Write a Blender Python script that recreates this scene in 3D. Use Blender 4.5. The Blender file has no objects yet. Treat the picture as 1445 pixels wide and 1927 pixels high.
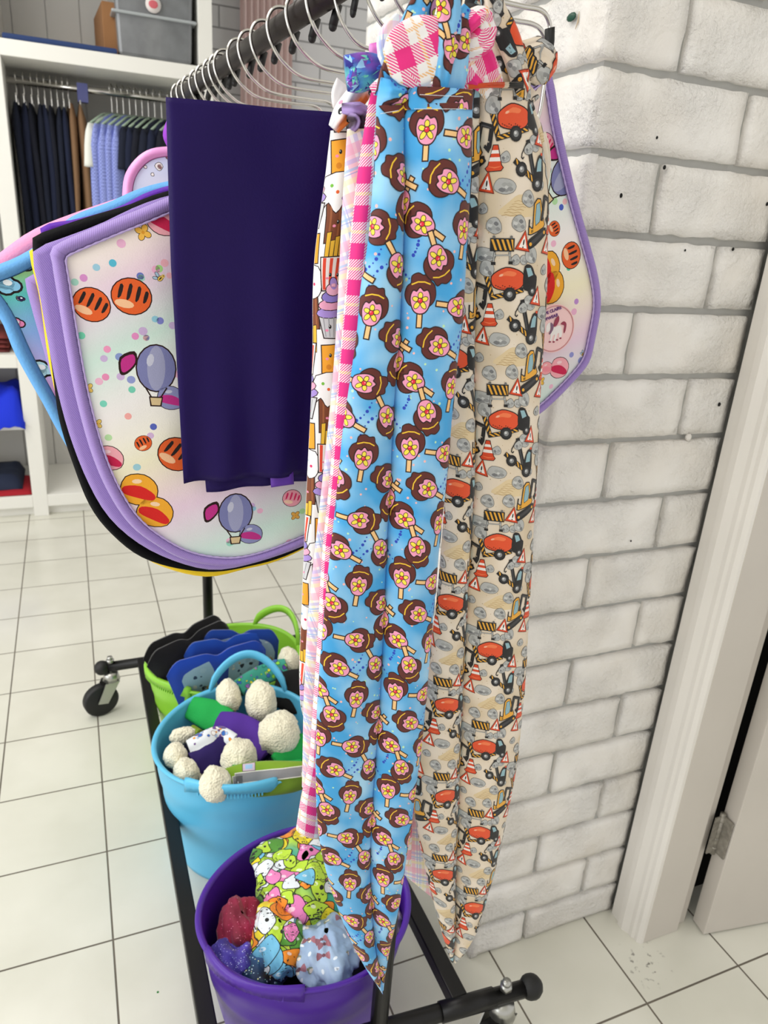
import bpy, bmesh, math, random
from mathutils import Vector, Matrix, noise
from mathutils.geometry import tessellate_polygon

random.seed(7)
SC = bpy.context.scene
COL = SC.collection

# ------------------------------------------------------------------ camera
H = 1.18                      # eye height in metres
FPX, CX, CY = 1381.0, 722.5, 963.5
_n = Vector((-247, 3603, FPX)); _d = Vector((3430, -294, FPX))
EZ = (-_n).normalized(); EX = (_d - EZ * _d.dot(EZ)).normalized(); EY = EZ.cross(EX)
RW = Matrix((EX, EY, EZ))     # photo axes (right, down, forward) -> world
cam = bpy.data.cameras.new('camera'); cam_o = bpy.data.objects.new('camera', cam); COL.objects.link(cam_o)
right, down, fwd = RW.col[0], RW.col[1], RW.col[2]
m = Matrix((right, -down, -fwd)).transposed().to_4x4(); m.translation = (0, 0, H)
cam_o.matrix_world = m
cam.sensor_fit = 'HORIZONTAL'; cam.sensor_width = 36.0; cam.lens = FPX * 36.0 / 1445.0
cam.clip_start = 0.02
cam.dof.use_dof = True; cam.dof.focus_distance = 0.70; cam.dof.aperture_fstop = 15.0
SC.camera = cam_o

# ------------------------------------------------------------------ light and exposure
SC.view_settings.view_transform = 'Standard'
SC.view_settings.look = 'None'
SC.view_settings.gamma = 1.0
SC.view_settings.use_curve_mapping = False
SC.view_settings.exposure = 0.05
world = bpy.data.worlds.new('daylight'); SC.world = world; world.use_nodes = True
_bg = world.node_tree.nodes['Background']; _bg.inputs[0].default_value = (1.0, 0.975, 0.945, 1); _bg.inputs[1].default_value = 0.92

def area(name, loc, rot, sx, sy, power, color=(1, 1, 1)):
    l = bpy.data.lights.new(name, 'AREA'); l.shape = 'RECTANGLE'; l.size = sx; l.size_y = sy
    l.energy = power; l.color = color
    o = bpy.data.objects.new(name, l); COL.objects.link(o); o.location = loc; o.rotation_euler = rot
    return o
area('ceiling_panel_light', (-1.0, 0.3, 2.62), (0, 0, 0), 1.2, 1.2, 18, (1, .97, .93))
area('ceiling_panel_light', (-0.9, 2.2, 2.62), (0, 0, 0), 1.2, 1.2, 18, (1, .97, .93))
area('shop_window_light', (-2.6, 0.6, 1.5), (0, math.radians(-90), 0), 2.0, 2.6, 42, (.95, .98, 1))

def W(u, v, x=None, y=None, z=None):
    """the point of the place seen at photo pixel (u, v) on the plane x=, y= or z="""
    r = RW @ Vector(((u - CX) / FPX, (v - CY) / FPX, 1.0))
    if x is not None: t = x / r.x
    elif y is not None: t = y / r.y
    else: t = (z - H) / r.z
    return Vector((r.x * t, r.y * t, H + r.z * t))

# ------------------------------------------------------------------ helpers
def lin(c):
    if isinstance(c, str):
        c = tuple(int(c[i:i + 2], 16) / 255 for i in (0, 2, 4))
    return tuple(x / 12.92 if x <= 0.04045 else ((x + 0.055) / 1.055) ** 2.4 for x in c)

def mix(a, b, t):
    return tuple(x + (y - x) * t for x, y in zip(a, b))

def new_mat(name):
    m = bpy.data.materials.new(name); m.use_nodes = True
    return m, m.node_tree, m.node_tree.nodes['Principled BSDF']

def node(nt, kind, **kw):
    n = nt.nodes.new(kind)
    for k, v in kw.items():
        if k.startswith('i_'): n.inputs[k[2:].replace('_', ' ')].default_value = v
        else: setattr(n, k, v)
    return n

def simple(name, color, rough=0.5, metal=0.0, bump=0.0, bscale=200.0, var=0.0, vscale=8.0, sheen=0.0, coat=0.0, spec=0.5, trans=0.0, alpha=1.0):
    m, nt, b = new_mat(name); L = nt.links.new
    c = lin(color) + (1,)
    b.inputs['Base Color'].default_value = c; b.inputs['Roughness'].default_value = rough; b.inputs['Metallic'].default_value = metal
    b.inputs['Specular IOR Level'].default_value = spec
    if sheen: b.inputs['Sheen Weight'].default_value = sheen
    if coat: b.inputs['Coat Weight'].default_value = coat
    if trans: b.inputs['Transmission Weight'].default_value = trans
    if alpha < 1: b.inputs['Alpha'].default_value = alpha
    tc = node(nt, 'ShaderNodeTexCoord')
    if var:
        nz = node(nt, 'ShaderNodeTexNoise'); nz.inputs['Scale'].default_value = vscale; nz.inputs['Detail'].default_value = 5
        L(tc.outputs['Object'], nz.inputs['Vector'])
        mp = node(nt, 'ShaderNodeMapRange'); mp.inputs[1].default_value = .3; mp.inputs[2].default_value = .7
        mp.inputs[3].default_value = 1 - var; mp.inputs[4].default_value = 1 + var * .4
        L(nz.outputs[0], mp.inputs[0])
        mx = node(nt, 'ShaderNodeMix', data_type='RGBA', blend_type='MULTIPLY'); mx.inputs[0].default_value = 1
        mx.inputs[6].default_value = c; L(mp.outputs[0], mx.inputs[7]); L(mx.outputs[2], b.inputs['Base Color'])
    if bump:
        nz = node(nt, 'ShaderNodeTexNoise'); nz.inputs['Scale'].default_value = bscale; nz.inputs['Detail'].default_value = 4
        L(tc.outputs['Object'], nz.inputs['Vector'])
        bp = node(nt, 'ShaderNodeBump'); bp.inputs['Strength'].default_value = bump; bp.inputs['Distance'].default_value = 0.002
        L(nz.outputs[0], bp.inputs['Height']); L(bp.outputs[0], b.inputs['Normal'])
    return m

def link_obj(name, me, parent=None, mats=()):
    o = bpy.data.objects.new(name, me)
    for mt in mats: me.materials.append(mt)
    COL.objects.link(o)
    if parent is not None: o.parent = parent
    return o

def tag(o, label=None, cat=None, group=None, kind=None):
    if label: o['label'] = label
    if cat: o['category'] = cat
    if group: o['group'] = group
    if kind: o['kind'] = kind
    return o

def empty(name, loc=(0, 0, 0), rz=0.0):
    o = bpy.data.objects.new(name, None); COL.objects.link(o); o.location = loc; o.rotation_euler.z = rz
    o.empty_display_size = .02
    return o

class MB:
    """collects shapes for ONE mesh"""
    def __init__(s): s.v = []; s.f = []; s.m = []; s.sm = []
    def add(s, vs, fs, mat=0, smooth=False):
        k = len(s.v); s.v += [tuple(p) for p in vs]
        for f in fs: s.f.append([i + k for i in f]); s.m.append(mat); s.sm.append(smooth)
    def box(s, a, b, mat=0, M=None):
        x0, y0, z0 = a; x1, y1, z1 = b
        vs = [Vector(p) for p in ((x0, y0, z0), (x1, y0, z0), (x1, y1, z0), (x0, y1, z0), (x0, y0, z1), (x1, y0, z1), (x1, y1, z1), (x0, y1, z1))]
        if M: vs = [M @ p for p in vs]
        s.add(vs, [(0, 3, 2, 1), (4, 5, 6, 7), (0, 1, 5, 4), (1, 2, 6, 5), (2, 3, 7, 6), (3, 0, 4, 7)], mat)
    def bar(s, p, q, w, h, mat=0, up=Vector((0, 0, 1))):
        p = Vector(p); q = Vector(q); d = (q - p).normalized(); sd = d.cross(up).normalized(); u = sd.cross(d)
        vs = []
        for c in (p, q):
            for a, b in ((-1, -1), (1, -1), (1, 1), (-1, 1)): vs.append(c + sd * a * w / 2 + u * b * h / 2)
        s.add(vs, [(0, 1, 2, 3), (7, 6, 5, 4), (0, 4, 5, 1), (1, 5, 6, 2), (2, 6, 7, 3), (3, 7, 4, 0)], mat)
    def tube(s, pts, r, n=12, mat=0, caps=True, closed=False):
        pts = [Vector(p) for p in pts]; N = len(pts); rs = r if isinstance(r, (list, tuple)) else [r] * N
        vs = []; nrm = None
        for i, p in enumerate(pts):
            if closed: t = pts[(i + 1) % N] - pts[i - 1]
            else: t = pts[min(i + 1, N - 1)] - pts[max(i - 1, 0)]
            t.normalize()
            if nrm is None:
                nrm = t.cross(Vector((0, 0, 1)))
                if nrm.length < .05: nrm = t.cross(Vector((0, 1, 0)))
            nrm = (nrm - t * nrm.dot(t)).normalized(); bn = t.cross(nrm)
            for k in range(n):
                a = 2 * math.pi * k / n; vs.append(p + (nrm * math.cos(a) + bn * math.sin(a)) * rs[i])
        fs = []
        R = N if closed else N - 1
        for i in range(R):
            for k in range(n):
                a = i * n + k; b = i * n + (k + 1) % n; j = ((i + 1) % N) * n
                fs.append((a, b, j + (k + 1) % n, j + k))
        if caps and not closed: fs.append(tuple(range(n))[::-1]); fs.append(tuple((N - 1) * n + k for k in range(n)))
        s.add(vs, fs, mat, True)
    def sphere(s, c, r, n=16, mat=0, sc=(1, 1, 1)):
        vs = []; fs = []; c = Vector(c); m2 = n // 2
        for j in range(m2 + 1):
            ph = math.pi * j / m2
            for i in range(n):
                th = 2 * math.pi * i / n
                vs.append(c + Vector((math.sin(ph) * math.cos(th) * r * sc[0], math.sin(ph) * math.sin(th) * r * sc[1], math.cos(ph) * r * sc[2])))
        for j in range(m2):
            for i in range(n): fs.append((j * n + i, (j + 1) * n + i, (j + 1) * n + (i + 1) % n, j * n + (i + 1) % n))
        s.add(vs, fs, mat, True)
    def build(s, name, mats, parent=None, bevel=0.0, smooth_angle=None):
        me = bpy.data.meshes.new(name); me.from_pydata(s.v, [], s.f)
        me.polygons.foreach_set('material_index', s.m); me.polygons.foreach_set('use_smooth', s.sm)
        me.validate(); me.update()
        o = link_obj(name, me, parent, mats if isinstance(mats, (list, tuple)) else [mats])
        if bevel:
            md = o.modifiers.new('bevel', 'BEVEL'); md.width = bevel; md.segments = 2; md.limit_method = 'ANGLE'; md.angle_limit = math.radians(40)
        return o

def catmull(pts, per=8, closed=False):
    pts = [Vector(p) for p in pts]; N = len(pts); out = []
    for i in range(N if closed else N - 1):
        if closed: p0, p1, p2, p3 = pts[i - 1], pts[i], pts[(i + 1) % N], pts[(i + 2) % N]
        else: p0, p1, p2, p3 = pts[max(i - 1, 0)], pts[i], pts[i + 1], pts[min(i + 2, N - 1)]
        for k in range(per):
            t = k / per
            out.append(.5 * ((2 * p1) + (p2 - p0) * t + (2 * p0 - 5 * p1 + 4 * p2 - p3) * t * t + (3 * p1 - p0 - 3 * p2 + p3) * t ** 3))
    if not closed: out.append(pts[-1])
    return out

def resample(pts, n, closed=False):
    P = pts + [pts[0]] if closed else pts
    L = [0]
    for a, b in zip(P, P[1:]): L.append(L[-1] + (b - a).length)
    out = []; j = 0
    for k in range(n):
        d = L[-1] * k / (n if closed else n - 1)
        while j < len(L) - 2 and L[j + 1] < d: j += 1
        s = L[j + 1] - L[j]
        out.append(P[j].lerp(P[j + 1], (d - L[j]) / s if s > 1e-9 else 0))
    return out

def interp(tab, x):
    """piecewise-linear look-up; tab = [(x, value), ...]"""
    if x <= tab[0][0]: return tab[0][1]
    for (a, p), (b, q) in zip(tab, tab[1:]):
        if x <= b: return p + (q - p) * ((x - a) / (b - a) if b > a else 0)
    return tab[-1][1]

# ------------------------------------------------------------------ printed cloth
# A cloth is a grid of points with cloth coordinates (s right, t down, metres).
# Its print is cut from flat shapes in cloth coordinates and laid on the same
# mesh, each shape with its own dye colour in the colour attribute.
def clip_half(poly, a, b):
    """keep the part of poly left of a->b"""
    out = []; ax, ay = a; dx = b[0] - ax; dy = b[1] - ay
    ds = [dx * (p[1] - ay) - dy * (p[0] - ax) for p in poly]
    for i, p in enumerate(poly):
        q = poly[i - 1]; dp = ds[i]; dq = ds[i - 1]
        if (dp >= 0) != (dq >= 0):
            t = dq / (dq - dp); out.append((q[0] + (p[0] - q[0]) * t, q[1] + (p[1] - q[1]) * t))
        if dp >= 0: out.append(p)
    return out

def is_convex(p):
    sg = 0
    for i in range(len(p)):
        a, b, c = p[i - 2], p[i - 1], p[i]
        cr = (b[0] - a[0]) * (c[1] - b[1]) - (b[1] - a[1]) * (c[0] - b[0])
        if abs(cr) < 1e-12: continue
        if sg == 0: sg = 1 if cr > 0 else -1
        elif sg * cr < 0: return False
    return True

class Cloth:
    def __init__(s, base):
        s.base = base           # function (s, t) -> linear colour
        s.V = []; s.N = []; s.C = []; s.UV = []; s.F = []; s.tris = []
    def grid(s, P, ST, front=True, wrap=False):
        """P[j][i] points, ST[j][i] cloth coordinates; front faces take print"""
        nj = len(P); ni = len(P[0]); k0 = len(s.V)
        Nn = [[Vector() for _ in range(ni)] for _ in range(nj)]
        for j in range(nj):
            for i in range(ni):
                a = P[j][min(i + 1, ni - 1)] - P[j][max(i - 1, 0)]; b = P[min(j + 1, nj - 1)][i] - P[max(j - 1, 0)][i]
                n = b.cross(a)
                n = n.normalized() if n.length > 1e-12 else Vector((0, -1, 0))
                Nn[j][i] = n
                s.V.append(P[j][i]); s.N.append(n); s.UV.append(ST[j][i]); s.C.append(s.base(*ST[j][i]))
        for j in range(nj - 1):
            for i in range(ni - 1):
                a = k0 + j * ni + i; q = (a, a + ni, a + ni + 1, a + 1); s.F.append(q)
                if front:
                    s.tris.append((q[0], q[1], q[2])); s.tris.append((q[0], q[2], q[3]))
        return k0
    def print_shapes(s, shapes, z0=1, dz=1.2e-5):
        """shapes: list of (polygon in st, linear colour, layer)"""
        bins = {}; B = .008
        T = []
        for a, b, c in s.tris:
            A, Bq, Cq = s.UV[a], s.UV[b], s.UV[c]
            ar = (Bq[0] - A[0]) * (Cq[1] - A[1]) - (Bq[1] - A[1]) * (Cq[0] - A[0])
            if abs(ar) < 1e-12: continue
            rev = ar < 0
            if ar < 0: b, c = c, b; Bq, Cq = Cq, Bq; ar = -ar
            k = len(T)
            x0 = min(A[0], Bq[0], Cq[0]); x1 = max(A[0], Bq[0], Cq[0]); y0 = min(A[1], Bq[1], Cq[1]); y1 = max(A[1], Bq[1], Cq[1])
            T.append((a, b, c, A, Bq, Cq, ar, x0, x1, y0, y1, rev))
            for i in range(int(x0 // B), int(x1 // B) + 1):
                for j in range(int(y0 // B), int(y1 // B) + 1): bins.setdefault((i, j), []).append(k)
        for poly, col, layer in shapes:
            parts = [poly]
            if len(poly) > 3 and not is_convex(poly):
                tr = tessellate_polygon([[Vector((p[0], p[1], 0)) for p in poly]])
                parts = [[poly[i] for i in t] for t in tr]
            for pp in parts:
                x0 = min(p[0] for p in pp); x1 = max(p[0] for p in pp); y0 = min(p[1] for p in pp); y1 = max(p[1] for p in pp)
                seen = set()
                for i in range(int(x0 // B), int(x1 // B) + 1):
                    for j in range(int(y0 // B), int(y1 // B) + 1):
                        for k in bins.get((i, j), ()): seen.add(k)
                for k in sorted(seen):
                    a, b, c, A, Bq, Cq, ar, tx0, tx1, ty0, ty1, rev = T[k]
                    if tx1 < x0 or tx0 > x1 or ty1 < y0 or ty0 > y1: continue
                    q = clip_half(pp, A, Bq)
                    if len(q) > 2: q = clip_half(q, Bq, Cq)
                    if len(q) > 2: q = clip_half(q, Cq, A)
                    if len(q) < 3: continue
                    qa = 0
                    for i in range(len(q)): qa += q[i - 1][0] * q[i][1] - q[i][0] * q[i - 1][1]
                    if abs(qa) < 2e-10: continue
                    if qa < 0: q = q[::-1]
                    k1 = len(s.V); off = z0 * 2e-5 + layer * dz
                    for x, y in q:
                        wb = ((x - A[0]) * (Cq[1] - A[1]) - (y - A[1]) * (Cq[0] - A[0])) / ar
                        wc = ((Bq[0] - A[0]) * (y - A[1]) - (Bq[1] - A[1]) * (x - A[0])) / ar
                        wa = 1 - wb - wc
                        n = (s.N[a] * wa + s.N[b] * wb + s.N[c] * wc).normalized()
                        s.V.append(s.V[a] * wa + s.V[b] * wb + s.V[c] * wc + n * off)
                        s.N.append(n); s.UV.append((x, y)); s.C.append(col)
                    idx = tuple(range(k1, k1 + len(q))); s.F.append(idx[::-1] if rev else idx)
    def build(s, name, mat, parent=None):
        me = bpy.data.meshes.new(name); me.from_pydata([tuple(v) for v in s.V], [], s.F)
        ca = me.color_attributes.new('dye', 'FLOAT_COLOR', 'POINT')
        flat = []
        for c in s.C: flat += [c[0], c[1], c[2], 1.0]
        ca.data.foreach_set('color', flat)
        uv = me.uv_layers.new(name='cloth')
        li = [0] * len(me.loops); me.loops.foreach_get('vertex_index', li)
        fl = []
        for i in li: fl += [s.UV[i][0], s.UV[i][1]]
        uv.data.foreach_set('uv', fl)
        me.polygons.foreach_set('use_smooth', [True] * len(me.polygons))
        me.normals_split_custom_set_from_vertices([tuple(n) for n in s.N])
        me.update()
        return link_obj(name, me, parent, [mat])

def dye_cloth(name, rough=.62, weave=900, bump=.15, sheen=.15, spec=.35):
    m, nt, b = new_mat(name); L = nt.links.new
    at = node(nt, 'ShaderNodeAttribute', attribute_name='dye')
    L(at.outputs['Color'], b.inputs['Base Color'])
    b.inputs['Roughness'].default_value = rough; b.inputs['Sheen Weight'].default_value = sheen; b.inputs['Specular IOR Level'].default_value = spec
    uv = node(nt, 'ShaderNodeUVMap', uv_map='cloth')
    nz = node(nt, 'ShaderNodeTexNoise'); nz.inputs['Scale'].default_value = weave; nz.inputs['Detail'].default_value = 2
    L(uv.outputs[0], nz.inputs['Vector'])
    n2 = node(nt, 'ShaderNodeTexNoise'); n2.inputs['Scale'].default_value = 22; n2.inputs['Detail'].default_value = 3
    L(uv.outputs[0], n2.inputs['Vector'])
    ad = node(nt, 'ShaderNodeMath', operation='MULTIPLY_ADD'); L(n2.outputs[0], ad.inputs[0]); ad.inputs[1].default_value = 6; L(nz.outputs[0], ad.inputs[2])
    bp = node(nt, 'ShaderNodeBump'); bp.inputs['Strength'].default_value = bump; bp.inputs['Distance'].default_value = 0.0006
    L(ad.outputs[0], bp.inputs['Height']); L(bp.outputs[0], b.inputs['Normal'])
    return m

# ---- flat shapes for prints: lists of (polygon, colour) in drawing order
def pell(cx, cy, rx, ry=None, rot=0, n=14):
    ry = ry or rx; c, s = math.cos(rot), math.sin(rot); out = []
    for i in range(n):
        a = 2 * math.pi * i / n; x = rx * math.cos(a); y = ry * math.sin(a); out.append((cx + x * c - y * s, cy + x * s + y * c))
    return out

def prect(x0, y0, x1, y1): return [(x0, y0), (x1, y0), (x1, y1), (x0, y1)]

def grow(p, w):
    """outline of a shape: moved outward by w"""
    ar = sum(p[i - 1][0] * p[i][1] - p[i][0] * p[i - 1][1] for i in range(len(p))); sg = 1 if ar > 0 else -1
    out = []
    N = len(p)
    for i in range(N):
        a, b, c = p[i - 1], p[i], p[(i + 1) % N]
        d1 = (b[0] - a[0], b[1] - a[1]); d2 = (c[0] - b[0], c[1] - b[1])
        l1 = math.hypot(*d1) or 1; l2 = math.hypot(*d2) or 1
        n1 = (d1[1] / l1, -d1[0] / l1); n2 = (d2[1] / l2, -d2[0] / l2)
        nx, ny = n1[0] + n2[0], n1[1] + n2[1]; l = math.hypot(nx, ny) or 1
        k = min(1.8, 2 / max(l, .3) / 1.0) if l < 2 else 1
        out.append((b[0] + sg * nx / l * w * min(k, 1.6), b[1] + sg * ny / l * w * min(k, 1.6)))
    return out

def pline(pts, w):
    out = []
    for a, b in zip(pts, pts[1:]):
        dx, dy = b[0] - a[0], b[1] - a[1]; l = math.hypot(dx, dy) or 1; nx, ny = -dy / l * w / 2, dx / l * w / 2
        ex, ey = dx / l * w * .25, dy / l * w * .25
        out.append([(a[0] - ex + nx, a[1] - ey + ny), (b[0] + ex + nx, b[1] + ey + ny), (b[0] + ex - nx, b[1] + ey - ny), (a[0] - ex - nx, a[1] - ey - ny)])
    return out

def psm(pts, per=4):
    return [(p.x, p.y) for p in catmull([Vector((a, b, 0)) for a, b in pts], per, True)]

def place(shapes, x, y, sc=1.0, rot=0.0, flip=False, lay0=0):
    c, s = math.cos(rot), math.sin(rot); out = []
    for k, sh in enumerate(shapes):
        poly, col = sh[0], sh[1]; lay = sh[2] if len(sh) > 2 else k
        q = []
        for a, b in poly:
            if flip: a = -a
            a *= sc; b *= sc; q.append((x + a * c - b * s, y + a * s + b * c))
        out.append((q, col, lay0 + lay))
    return out

# ------------------------------------------------------------------ materials
M = {}
def brick_paint(name, c):
    m, nt, b = new_mat(name); L = nt.links.new
    b.inputs['Roughness'].default_value = .55
    tc = node(nt, 'ShaderNodeTexCoord')
    n1 = node(nt, 'ShaderNodeTexNoise'); n1.inputs['Scale'].default_value = 9; n1.inputs['Detail'].default_value = 6
    L(tc.outputs['Object'], n1.inputs['Vector'])
    r = node(nt, 'ShaderNodeValToRGB'); r.color_ramp.elements[0].color = lin(mix3(c, (.84, .80, .74), .35)) + (1,); r.color_ramp.elements[1].color = lin(c) + (1,)
    r.color_ramp.elements[0].position = .3; r.color_ramp.elements[1].position = .6
    L(n1.outputs[0], r.inputs[0]); L(r.outputs[0], b.inputs['Base Color'])
    n2 = node(nt, 'ShaderNodeTexNoise'); n2.inputs['Scale'].default_value = 130; n2.inputs['Detail'].default_value = 5; n2.inputs['Roughness'].default_value = .6
    n3 = node(nt, 'ShaderNodeTexNoise'); n3.inputs['Scale'].default_value = 14; n3.inputs['Detail'].default_value = 2
    L(tc.outputs['Object'], n2.inputs['Vector']); L(tc.outputs['Object'], n3.inputs['Vector'])
    mr = node(nt, 'ShaderNodeMapRange'); mr.inputs[1].default_value = .34; mr.inputs[2].default_value = .66; mr.inputs[3].default_value = .12; L(n3.outputs[0], mr.inputs[0])
    mu = node(nt, 'ShaderNodeMath', operation='MULTIPLY'); L(n2.outputs[0], mu.inputs[0]); L(mr.outputs[0], mu.inputs[1])
    bp = node(nt, 'ShaderNodeBump'); bp.inputs['Strength'].default_value = .85; bp.inputs['Distance'].default_value = .010
    L(mu.outputs[0], bp.inputs['Height']); L(bp.outputs[0], b.inputs['Normal'])
    return m
def mix3(a, b, t): return tuple(x + (y - x) * t for x, y in zip(a, b))
M['brick'] = brick_paint('white_painted_brick', (.935, .925, .91))
M['mortar'] = simple('white_painted_mortar', (.70, .70, .685), .7, bump=.5, bscale=120)
M['gap'] = simple('gap_shade', (.06, .055, .05), .9)
M['gloss_white'] = simple('white_gloss_paint', (.90, .885, .86), .32, var=.04, vscale=6)
M['door_paint'] = simple('white_door_paint', (.79, .765, .73), .4, var=.05, vscale=5)
M['shelf_white'] = simple('white_melamine', (.93, .925, .90), .4)
M['shelf_back'] = simple('white_beaded_board', (.84, .835, .82), .6)
M['black_metal'] = simple('black_powder_coated_steel', (.075, .07, .07), .38, metal=.35, bump=.05, bscale=400)
M['bar_metal'] = simple('brushed_dark_steel', (.20, .175, .17), .38, metal=.8, bump=.1, bscale=300)
M['chrome'] = simple('chrome', (.82, .81, .79), .12, metal=1)
M['zinc'] = simple('zinc_plate', (.70, .70, .68), .3, metal=.9)
M['rubber'] = simple('black_rubber', (.045, .045, .047), .55)
M['white_plastic'] = simple('white_plastic', (.86, .9, .84), .4)
M['mint'] = simple('mint_plastic', (.60, .68, .60), .4)

def floor_mat():
    m, nt, b = new_mat('white_ceramic_tile'); L = nt.links.new
    g = node(nt, 'ShaderNodeNewGeometry'); sx = node(nt, 'ShaderNodeSeparateXYZ'); L(g.outputs['Position'], sx.inputs[0])
    P = 0.20508
    def edge(o, off, w):
        a = node(nt, 'ShaderNodeMath', operation='ADD'); L(o, a.inputs[0]); a.inputs[1].default_value = -off + P * 200 + P / 2
        md = node(nt, 'ShaderNodeMath', operation='MODULO'); L(a.outputs[0], md.inputs[0]); md.inputs[1].default_value = P
        s_ = node(nt, 'ShaderNodeMath', operation='SUBTRACT'); L(md.outputs[0], s_.inputs[0]); s_.inputs[1].default_value = P / 2
        ab = node(nt, 'ShaderNodeMath', operation='ABSOLUTE'); L(s_.outputs[0], ab.inputs[0])
        return ab.outputs[0]
    ex = edge(sx.outputs[0], .8010, 0); ey = edge(sx.outputs[1], .5970, 0)
    mn = node(nt, 'ShaderNodeMath', operation='MINIMUM'); L(ex, mn.inputs[0]); L(ey, mn.inputs[1])
    mr = node(nt, 'ShaderNodeMapRange', interpolation_type='SMOOTHSTEP'); mr.inputs[1].default_value = .0011; mr.inputs[2].default_value = .0021
    L(mn.outputs[0], mr.inputs[0])
    nz = node(nt, 'ShaderNodeTexNoise'); nz.inputs['Scale'].default_value = 4.5; nz.inputs['Detail'].default_value = 4; L(g.outputs['Position'], nz.inputs['Vector'])
    cr = node(nt, 'ShaderNodeValToRGB'); cr.color_ramp.elements[0].color = lin((.84, .835, .785)) + (1,); cr.color_ramp.elements[1].color = lin((.88, .875, .83)) + (1,)
    cr.color_ramp.elements[0].position = .35; cr.color_ramp.elements[1].position = .65
    L(nz.outputs[0], cr.inputs[0])
    ng = node(nt, 'ShaderNodeTexNoise'); ng.inputs['Scale'].default_value = 3; L(g.outputs['Position'], ng.inputs['Vector'])
    gr = node(nt, 'ShaderNodeValToRGB'); gr.color_ramp.elements[0].color = lin((.27, .24, .20)) + (1,); gr.color_ramp.elements[1].color = lin((.50, .47, .42)) + (1,)
    L(ng.outputs[0], gr.inputs[0])
    mx = node(nt, 'ShaderNodeMix', data_type='RGBA'); L(mr.outputs[0], mx.inputs[0]); L(gr.outputs[0], mx.inputs[6]); L(cr.outputs[0], mx.inputs[7])
    # grey scuff marks in front of the door casing
    sc = node(nt, 'ShaderNodeVectorMath', operation='DISTANCE'); L(g.outputs['Position'], sc.inputs[0]); sc.inputs[1].default_value = (.85, .655, 0)
    s1 = node(nt, 'ShaderNodeMapRange'); s1.inputs[1].default_value = .055; s1.inputs[2].default_value = .02; L(sc.outputs['Value'], s1.inputs[0])
    n4 = node(nt, 'ShaderNodeTexNoise'); n4.inputs['Scale'].default_value = 85; n4.inputs['Detail'].default_value = 4; L(g.outputs['Position'], n4.inputs['Vector'])
    s2 = node(nt, 'ShaderNodeMapRange'); s2.inputs[1].default_value = .60; s2.inputs[2].default_value = .68; L(n4.outputs[0], s2.inputs[0])
    s3 = node(nt, 'ShaderNodeMath', operation='MULTIPLY'); L(s1.outputs[0], s3.inputs[0]); L(s2.outputs[0], s3.inputs[1])
    s4 = node(nt, 'ShaderNodeMath', operation='MULTIPLY'); L(s3.outputs[0], s4.inputs[0]); s4.inputs[1].default_value = .75
    m2 = node(nt, 'ShaderNodeMix', data_type='RGBA'); L(s4.outputs[0], m2.inputs[0]); L(mx.outputs[2], m2.inputs[6]); m2.inputs[7].default_value = lin((.30, .28, .26)) + (1,)
    # small green speck
    sp = node(nt, 'ShaderNodeVectorMath', operation='DISTANCE'); L(g.outputs['Position'], sp.inputs[0]); q = W(297, 1867, z=0); sp.inputs[1].default_value = q
    s5 = node(nt, 'ShaderNodeMapRange'); s5.inputs[1].default_value = .0022; s5.inputs[2].default_value = .0016; L(sp.outputs['Value'], s5.inputs[0])
    m3 = node(nt, 'ShaderNodeMix', data_type='RGBA'); L(s5.outputs[0], m3.inputs[0]); L(m2.outputs[2], m3.inputs[6]); m3.inputs[7].default_value = lin((.05, .45, .15)) + (1,)
    L(m3.outputs[2], b.inputs['Base Color'])
    rr = node(nt, 'ShaderNodeMapRange'); rr.inputs[3].default_value = .8; rr.inputs[4].default_value = .2; L(mr.outputs[0], rr.inputs[0]); L(rr.outputs[0], b.inputs['Roughness'])
    bp = node(nt, 'ShaderNodeBump'); bp.inputs['Strength'].default_value = .5; bp.inputs['Distance'].default_value = .0015; L(mr.outputs[0], bp.inputs['Height']); L(bp.outputs[0], b.inputs['Normal'])
    return m
M['floor'] = floor_mat()

def far_brick():
    m, nt, b = new_mat('white_painted_brick_far'); L = nt.links.new
    tc = node(nt, 'ShaderNodeNewGeometry'); sp = node(nt, 'ShaderNodeSeparateXYZ'); L(tc.outputs['Position'], sp.inputs[0])
    cb = node(nt, 'ShaderNodeCombineXYZ'); L(sp.outputs[0], cb.inputs[0]); L(sp.outputs[2], cb.inputs[1])
    br = node(nt, 'ShaderNodeTexBrick'); L(cb.outputs[0], br.inputs['Vector'])
    br.inputs['Scale'].default_value = 1; br.inputs['Brick Width'].default_value = .24; br.inputs['Row Height'].default_value = .08647
    br.inputs['Mortar Size'].default_value = .004; br.inputs['Color1'].default_value = lin((.87, .87, .88)) + (1,); br.inputs['Color2'].default_value = lin((.85, .85, .855)) + (1,)
    br.inputs['Mortar'].default_value = lin((.60, .60, .61)) + (1,); br.inputs['Mortar Smooth'].default_value = .3
    L(br.outputs['Color'], b.inputs['Base Color']); b.inputs['Roughness'].default_value = .6
    bp = node(nt, 'ShaderNodeBump', invert=True); bp.inputs['Strength'].default_value = .5; bp.inputs['Distance'].default_value = .01
    L(br.outputs['Fac'], bp.inputs['Height']); L(bp.outputs[0], b.inputs['Normal'])
    return m
M['far_brick'] = far_brick()

# ------------------------------------------------------------------ the room
def struct(name, mb, mats, bevel=0.0):
    return tag(mb.build(name, mats, bevel=bevel), kind='structure')

b = MB(); b.box((-3.2, -2.4, -.05), (2.2, 4.0, 0)); struct('floor', b, M['floor'])
b = MB(); b.box((-3.2, -2.4, 2.7), (2.2, 4.0, 2.75)); struct('ceiling', b, M['shelf_white'])
b = MB(); b.box((-3.2, 3.9, 0), (2.2, 4.0, 2.7)); struct('wall_back', b, M['far_brick'])

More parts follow.
